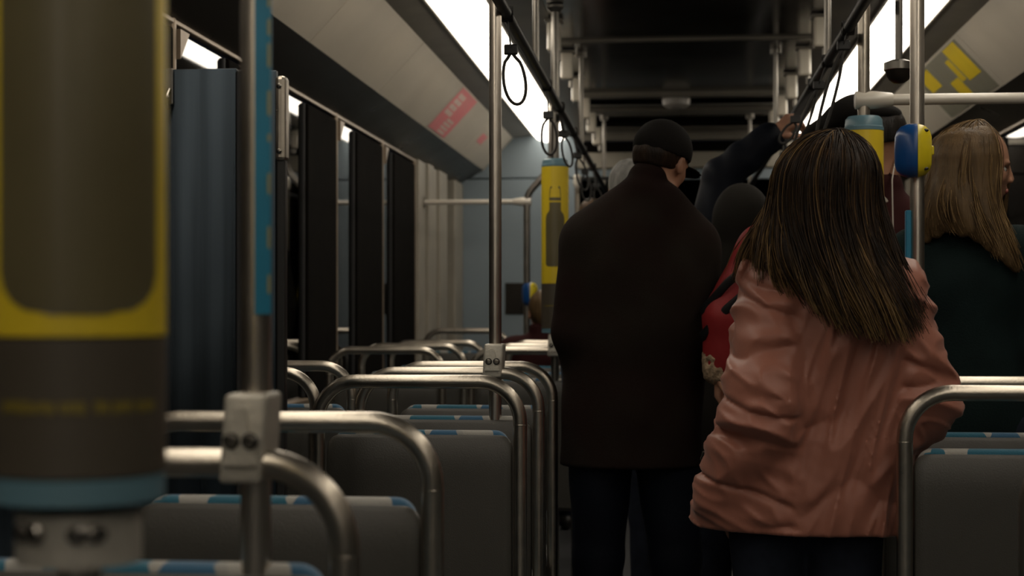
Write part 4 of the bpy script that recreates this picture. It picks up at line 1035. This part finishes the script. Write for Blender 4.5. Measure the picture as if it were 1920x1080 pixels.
ends = [(-PI-0.75, (-0.150, 0.075, 1.34)), (-PI-0.35, (-0.172, 0.035, 1.345)), (-PI, (-0.160, -0.015, 1.36)), (-PI+0.30, (-0.085, -0.085, 1.325)), (-PI+0.6, (-0.02, -0.135, 1.285)), (-PI+0.95, (0.045, -0.165, 1.235)), (-PI/2, (0.105, -0.175, 1.205)),
        (-PI/2+0.35, (0.150, -0.165, 1.205)), (-PI/2+0.7, (0.185, -0.135, 1.225)), (-0.45, (0.205, -0.085, 1.255)), (0.0, (0.198, -0.03, 1.29)), (0.4, (0.175, 0.03, 1.31)), (0.75, (0.14, 0.075, 1.33))]
mids = [(-0.135, 0.075, 1.46), (-0.150, 0.035, 1.46), (-0.150, -0.03, 1.47), (-0.125, -0.09, 1.42), (-0.085, -0.13, 1.39), (-0.02, -0.155, 1.36), (0.045, -0.165, 1.34),
        (0.095, -0.155, 1.34), (0.125, -0.13, 1.36), (0.142, -0.085, 1.39), (0.146, -0.02, 1.41), (0.14, 0.03, 1.43), (0.12, 0.07, 1.44)]
G = hair_guides(hc, rad, (0.02, 0.0, 0.0), ends, mids)
def cf(f): f.halfspace((0, 0.075, 1.56), (0, 1, 0.0))
hair_mass(t, [g[:-2] for g in G], 'hair_dk', 0.018, 0.013, 0.006, 0.0035, 2, skull=((0.012, -0.01, 1.550), (0.097, 0.106, 0.098)), cutface=cf)
def pickw(u, rs):
    p = rs.uniform()
    gold = 0.9 if u < 0.22 else 0.55 if u < 0.36 else 0.10 if u < 0.7 else 0.12
    if p < gold*0.6: return 2
    if p < gold+0.12: return 1
    return 3 if rs.uniform() < 0.62 and u < 0.62 else 0
strands(t, G, ['hair_dk', 'hair_md', 'hair_gd', 'hair_hb'], 3800, 0.0011, 11, spread=0.006, jitter=0.12, wave=0.004, out=0.026, pick=pickw, C0=np.array([0.01, 0.0, 1.40]))

# ---- man in the long dark coat and cap
loc = (-0.103, 5.015, 0)
H = 1.87
ov = dict(head=(0.066, 0.055, 1.738), neck=(0.055, -0.005, 1.60), sl=(-0.155, -0.01, 1.48), sr=(0.155, 0.0, 1.465), chest=(0.0, -0.03, 1.38), waist=(-0.02, -0.02, 1.15), pelvis=(-0.03, 0.0, 0.98),
          el=(-0.190, -0.03, 1.20), wl=(-0.16, 0.17, 1.02), er=(0.180, -0.01, 1.19), wr=(0.155, 0.20, 1.06), hl=(-0.12, 0, 0.94), hr=(0.07, 0, 0.94), kl=(-0.13, 0.02, 0.50), kr=(0.11, 0.02, 0.50), al=(-0.15, -0.02, 0.09), ar=(0.14, 0.02, 0.09))
t, j, R = person('man in a long dark brown coat and black cap, back to the camera', loc, view_rz(*loc[:2]), H, ov, hyaw=-0.55, hpitch=0.30, hroll=0.14, k=1.04, skin='skin', hs=1.02)
trousers(t, j, 'navy', 1.04, 0.022)
def coat_extra(f):
    f.cone((-0.035, 0, 1.10), (-0.035, 0, 0.70), 0.185, 0.205, 0.06, 0.62)
    f.cone((0.0, -0.05, 1.46), (0.0, -0.03, 1.25), 0.165, 0.185, 0.06, 0.72)
    f.cone((-0.115, 0, 1.30), (-0.135, 0.0, 0.72), 0.10, 0.085, 0.05); f.cone((0.10, 0, 1.30), (0.075, 0.0, 0.72), 0.11, 0.09, 0.05)
    # stand collar, higher at the left
    f.cone((-0.01, -0.03, 1.61), (-0.13, -0.02, 1.49), 0.075, 0.095, 0.04); f.cone((0.07, -0.03, 1.57), (0.145, -0.01, 1.47), 0.075, 0.090, 0.04)
    f.cone((0.0, -0.015, 1.58), (0.022, 0.005, 1.675), 0.082, 0.062, 0.02); f.cone((0.04, -0.01, 1.57), (0.06, 0.01, 1.605), 0.080, 0.066, 0.02)
    f.cone((0.03, -0.185, 1.36), (0.0, -0.17, 0.74), 0.004, 0.004, 0.012, sub=True)
f = top_wear(t, j, 'coat', 0.785, 1.04, 0.034, 0.036, vox=0.007, folds=0.0055, seed=8, collar=0.0, extra=coat_extra, fs=14)
hat(t, j, R, 'capcloth', 0.99, 'cap')
short_hair(t, j, R, 'hair_dk', 0.945, low=-0.028, fluff=0.002)

# ---- passenger in navy with a raised arm
loc = (0.0, 6.25, 0)
ov = dict(head=(-0.02, 0.05, 1.60), neck=(0.0, 0.0, 1.45), sl=(-0.13, 0.0, 1.41), sr=(0.125, 0.0, 1.50), er=(0.19, 0.02, 1.79), wr=(0.385, 0.0, 1.945))
t, j, R = person('passenger in a glossy navy jacket reaching up with a bare right hand to a strap', loc, view_rz(*loc[:2]), 1.72, ov, hpitch=0.2, hands=((0, 0, -1), (0.75, -0.1, 0.62)), palms=((1, 0, 0), (0.4, 0.75, -0.4)), curls=(0.35, 0.95), skin='skin', vox=0.0065)
trousers(t, j, 'denim')
top_wear(t, j, 'navy', 0.80, 1.0, 0.035, 0.034, vox=0.008, folds=0.009, seed=12, fs=26)
short_hair(t, j, R, 'hair_bk')
bm = bmesh.new(); d = Vector((0.78, -0.08, 0.62)).normalized(); c = Vector((0.372, 0.0, 1.935)); tube(bm, [c-d*0.009, c+d*0.009], 0.033, 20); obj('watch', bm, 'screw', t, True, 'bright metal wrist watch')

# ---- charcoal hooded passenger
loc = (0.245, 5.80, 0)
t, j, R = person('passenger in a charcoal hooded coat between the dark-coated man and the red jacket', loc, view_rz(*loc[:2]), 1.69, None, hpitch=0.1, hroll=0.05, vox=0.007)
trousers(t, j, 'denim')
def hood(f):
    hd = np.array(j['head']); f.ell(hd+(0, -0.015, 0.02), (0.105, 0.125, 0.125), 0.03); f.cone(hd+(0, -0.02, -0.06), np.array(j['neck']), 0.10, 0.12, 0.04)
    f.cone(hd+(0, 0.12, -0.005), hd+(0, 0.20, -0.01), 0.075, 0.09, 0.01, sub=True)
top_wear(t, j, 'charcoal', 0.72, 1.0, 0.045, 0.036, vox=0.009, folds=0.006, seed=21, collar=0.0, extra=hood)

# ---- passenger in the red jacket, head hidden behind the long-haired woman
loc = (0.428, 4.88, 0)
ov = dict(er=(0.13, 0.06, 1.15), wr=(0.06, 0.2, 0.98), sr=(0.13, 0, 1.44), head=(0.03, 0.03, 1.64), neck=(0.02, 0, 1.51), chest=(0.0, 0, 1.36), wl=(-0.285, -0.02, 1.10), el=(-0.262, -0.03, 1.25), sl=(-0.150, 0, 1.44))
t, j, R = person('passenger in a red jacket with black strap, mostly hidden behind the pink jacket', loc, view_rz(*loc[:2]), 1.74, J(dict(), ov), hands=((-0.05, 0.2, -0.9), (0, 0, -1)), vox=0.007, skin='skin')
trousers(t, j, 'denim')
top_wear(t, j, 'red', 0.80, 0.98, 0.034, 0.032, vox=0.008, folds=0.008, seed=31, fs=26)
bm = bmesh.new()
for off in (0.0, 0.075):
    tube(bm, [(0.02+off*0.3, -0.135, 1.545-off), (-0.06, -0.155, 1.51-off), (-0.13, -0.140, 1.465-off), (-0.19, -0.118, 1.41-off), (-0.26, -0.112, 1.35-off), (-0.335, -0.06, 1.27-off), (-0.33, 0.03, 1.22-off)], 0.013, 8, flat=0.4)
obj('bag_strap', bm, 'blackp', t, True, 'pair of black shoulder straps')
f = Field((-0.39, -0.12, 1.0), (-0.19, 0.10, 1.18), 0.005); f.cone((-0.288, -0.02, 1.125), (-0.290, -0.02, 1.09), 0.052, 0.050, 0.01); w = wob(3); f.displace(lambda x, y, z: 0.008*w(x, y, z, 160)); obj('fur_cuff', f.mesh('fur_cuff'), 'fur', t, label='pale fluffy cuff')
short_hair(t, j, R, 'hair_md')

# ---- tall passenger with a black brimmed hat behind the yellow sleeve
loc = (0.640, 5.48, 0)
ov = dict(head=(0.056, 0.0, 1.825), neck=(0.055, 0.0, 1.64), sl=(-0.15, 0, 1.53), sr=(0.18, 0, 1.53))
t, j, R = person('tall passenger in a slouchy black hat, ear and neck showing beside the yellow sleeve', loc, view_rz(*loc[:2]), 1.91, ov, hyaw=-0.55, hs=1.1, vox=0.0065, skin='skin')
trousers(t, j, 'denim', 1.05)
top_wear(t, j, 'maroon', 0.85, 1.05, 0.03, 0.03, seed=41, collar=0.045)
f = Field((-0.28, -0.22, 1.72), (0.24, 0.24, 2.06), 0.007); f.ell((0.035, 0.0, 1.925), (0.088, 0.115, 0.040), 0.02); f.ell((-0.035, 0.0, 1.935), (0.100, 0.115, 0.062), 0.03, rot(0, 0, -0.25)); f.ell((-0.135, 0.0, 1.885), (0.085, 0.09, 0.036), 0.03, rot(0, 0, -0.5))
w = wob(7); f.displace(lambda x, y, z: 0.006*w(x, y, z, 28)); f.ell((0.042, 0.0, 1.83), (0.084, 0.10, 0.095), 0.006, sub=True); obj('hat', f.mesh('hat'), 'capcloth', t)
short_hair(t, j, R, 'hair_bk', 1.08, low=0.01)
bm = bmesh.new(); tube(bm, fillet([(0.105, -0.06, 1.785), (0.090, -0.12, 1.70), (0.092, -0.19, 1.52), (0.088, -0.20, 1.20)], 0.05, 5), 0.0022, 6); obj('earphone_cable', bm, 'whitecloth', t, True)
f = Field((0.0, -0.25, 1.2), (0.3, 0.1, 1.72), 0.007); f.cone((0.045, -0.055, 1.635), (0.12, -0.05, 1.60), 0.035, 0.022, 0.02); obj('shirt_collar', f.mesh('shirt_collar'), 'whitecloth', t)
M['scarf'] = mat('black_and_white_print', (0.20, 0.17, 0.13), 0.8, vary=0.9, vscale=70, col2=(0.01, 0.01, 0.01))
f = Field((0.0, -0.28, 1.2), (0.32, 0.1, 1.56), 0.007); f.cone((0.06, -0.15, 1.475), (0.175, -0.11, 1.44), 0.045, 0.05, 0.02); f.cone((0.17, -0.12, 1.44), (0.19, -0.14, 1.33), 0.05, 0.04, 0.02); w = wob(6); f.displace(lambda x, y, z: 0.006*w(x, y, z, 60)); obj('scarf', f.mesh('scarf'), 'scarf', t, label='dark scarf with a pale speckled print')

# ---- blonde woman on the right, in profile
loc = (0.838, 4.66, 0)
ov = dict(head=(0.02, 0.0, 1.675), neck=(-0.02, 0.0, 1.50), sl=(-0.15, 0, 1.43), sr=(0.145, 0, 1.43), er=(0.17, 0.04, 1.18), wr=(0.06, 0.22, 1.24), chest=(0, 0, 1.33), waist=(0, 0, 1.10), el=(-0.17, -0.02, 1.14))
t, j, R = person('blonde woman in a dark teal top looking right behind the stop button', loc, view_rz(*loc[:2]), 1.80, ov, hyaw=-1.35, hpitch=0.12, k=0.93, hs=0.98, hands=((0, 0.2, -1), (-0.6, 0.5, 0.5)), skin='skin_d')
trousers(t, j, 'denim', 0.93)
top_wear(t, j, 'green', 0.85, 0.93, 0.02, 0.02, vox=0.008, folds=0.004, seed=51, collar=0.02, name='sweater')
hc = (0.0, -0.005, 1.685); rad = (0.108, 0.105, 0.105)
# azimuth 0 is screen right where her face looks; the hair covers back and both sides
ends = [(0.55, (0.075, 0.09, 1.46)), (1.2, (0.03, 0.10, 1.45)), (1.9, (-0.04, 0.09, 1.44)), (2.6, (-0.10, 0.06, 1.44)), (3.14, (-0.125, 0.0, 1.455)), (3.7, (-0.115, -0.075, 1.47)), (4.1, (-0.055, -0.11, 1.50)), (4.45, (0.02, -0.125, 1.47)), (4.8, (0.085, -0.12, 1.42)), (5.15, (0.125, -0.105, 1.385)), (5.5, (0.10, -0.09, 1.47))]
mids = [(0.09, 0.09, 1.57), (0.04, 0.12, 1.57), (-0.05, 0.11, 1.56), (-0.11, 0.07, 1.56), (-0.135, 0.0, 1.56), (-0.12, -0.08, 1.57), (-0.09, -0.12, 1.58), (-0.03, -0.135, 1.57), (0.03, -0.13, 1.54), (0.07, -0.12, 1.51), (0.075, -0.10, 1.56)]
G = hair_guides(hc, rad, (0.02, 0.0, 0.0), ends, mids)
hair_mass(t, G, 'hair_bd', 0.015, 0.013, 0.006, 0.004, 5, skull=((-0.012, -0.005, 1.69), (0.100, 0.098, 0.100)))
strands(t, G, ['hair_bl', 'hair_bd', 'hair_md'], 2600, 0.0011, 17, spread=0.006, jitter=0.15, wave=0.005, out=0.016, pick=lambda u, rs: int(rs.choice(3, p=(0.55, 0.35, 0.10))), C0=np.array([0, 0, 1.6]))

# ---- distant passengers
loc = (-0.15, 6.62, 0)
t, j, R = person('distant passenger with pale hair and slate jacket peeping left of the capped man', loc, view_rz(*loc[:2]), 1.86, dict(head=(-0.03, 0.02, 1.765)), vox=0.008)
trousers(t, j, 'denim'); top_wear(t, j, 'slate', 0.85, 1.0, 0.035, 0.03, vox=0.011, seed=61); short_hair(t, j, R, 'hair_gr')
loc = (-0.52, 10.3, 0)
t, j, R = person('distant passenger facing the camera behind the hanging straps', loc, view_rz(*loc[:2])+PI, 1.99, dict(), vox=0.008, skin='skin')
trousers(t, j, 'denim'); top_wear(t, j, 'charcoal', 0.85, 1.0, 0.03, 0.03, vox=0.011, seed=71); short_hair(t, j, R, 'hair_md')
# seated passenger far down the aisle seats
loc = (-0.72, 8.86, 0)
ov = dict(head=(0.0, 0.03, 1.255), neck=(0, 0.0, 1.11), sl=(-0.17, 0, 1.04), sr=(0.17, 0, 1.04), chest=(0, 0, 0.95), waist=(0, 0, 0.74), pelvis=(0, 0.0, 0.60), hl=(-0.09, 0.02, 0.565), hr=(0.09, 0.02, 0.565), kl=(-0.10, 0.42, 0.55), kr=(0.10, 0.42, 0.55), al=(-0.10, 0.43, 0.09), ar=(0.10, 0.43, 0.09),
          el=(-0.22, 0.02, 0.80), er=(0.22, 0.02, 0.80), wl=(-0.13, 0.25, 0.70), wr=(0.13, 0.25, 0.70))
t, j, R = person('seated passenger with sandy hair far down the row, below the tiny stop button', loc, 0.0, 1.38, ov, hyaw=0.3, hands=((0, 1, 0), (0, 1, 0)), palms=((0, 0, -1), (0, 0, -1)), vox=0.008)
trousers(t, j, 'denim'); top_wear(t, j, 'maroon', 0.55, 1.0, 0.02, 0.025, vox=0.011, seed=81); short_hair(t, j, R, 'hair_bd', low=-0.08)
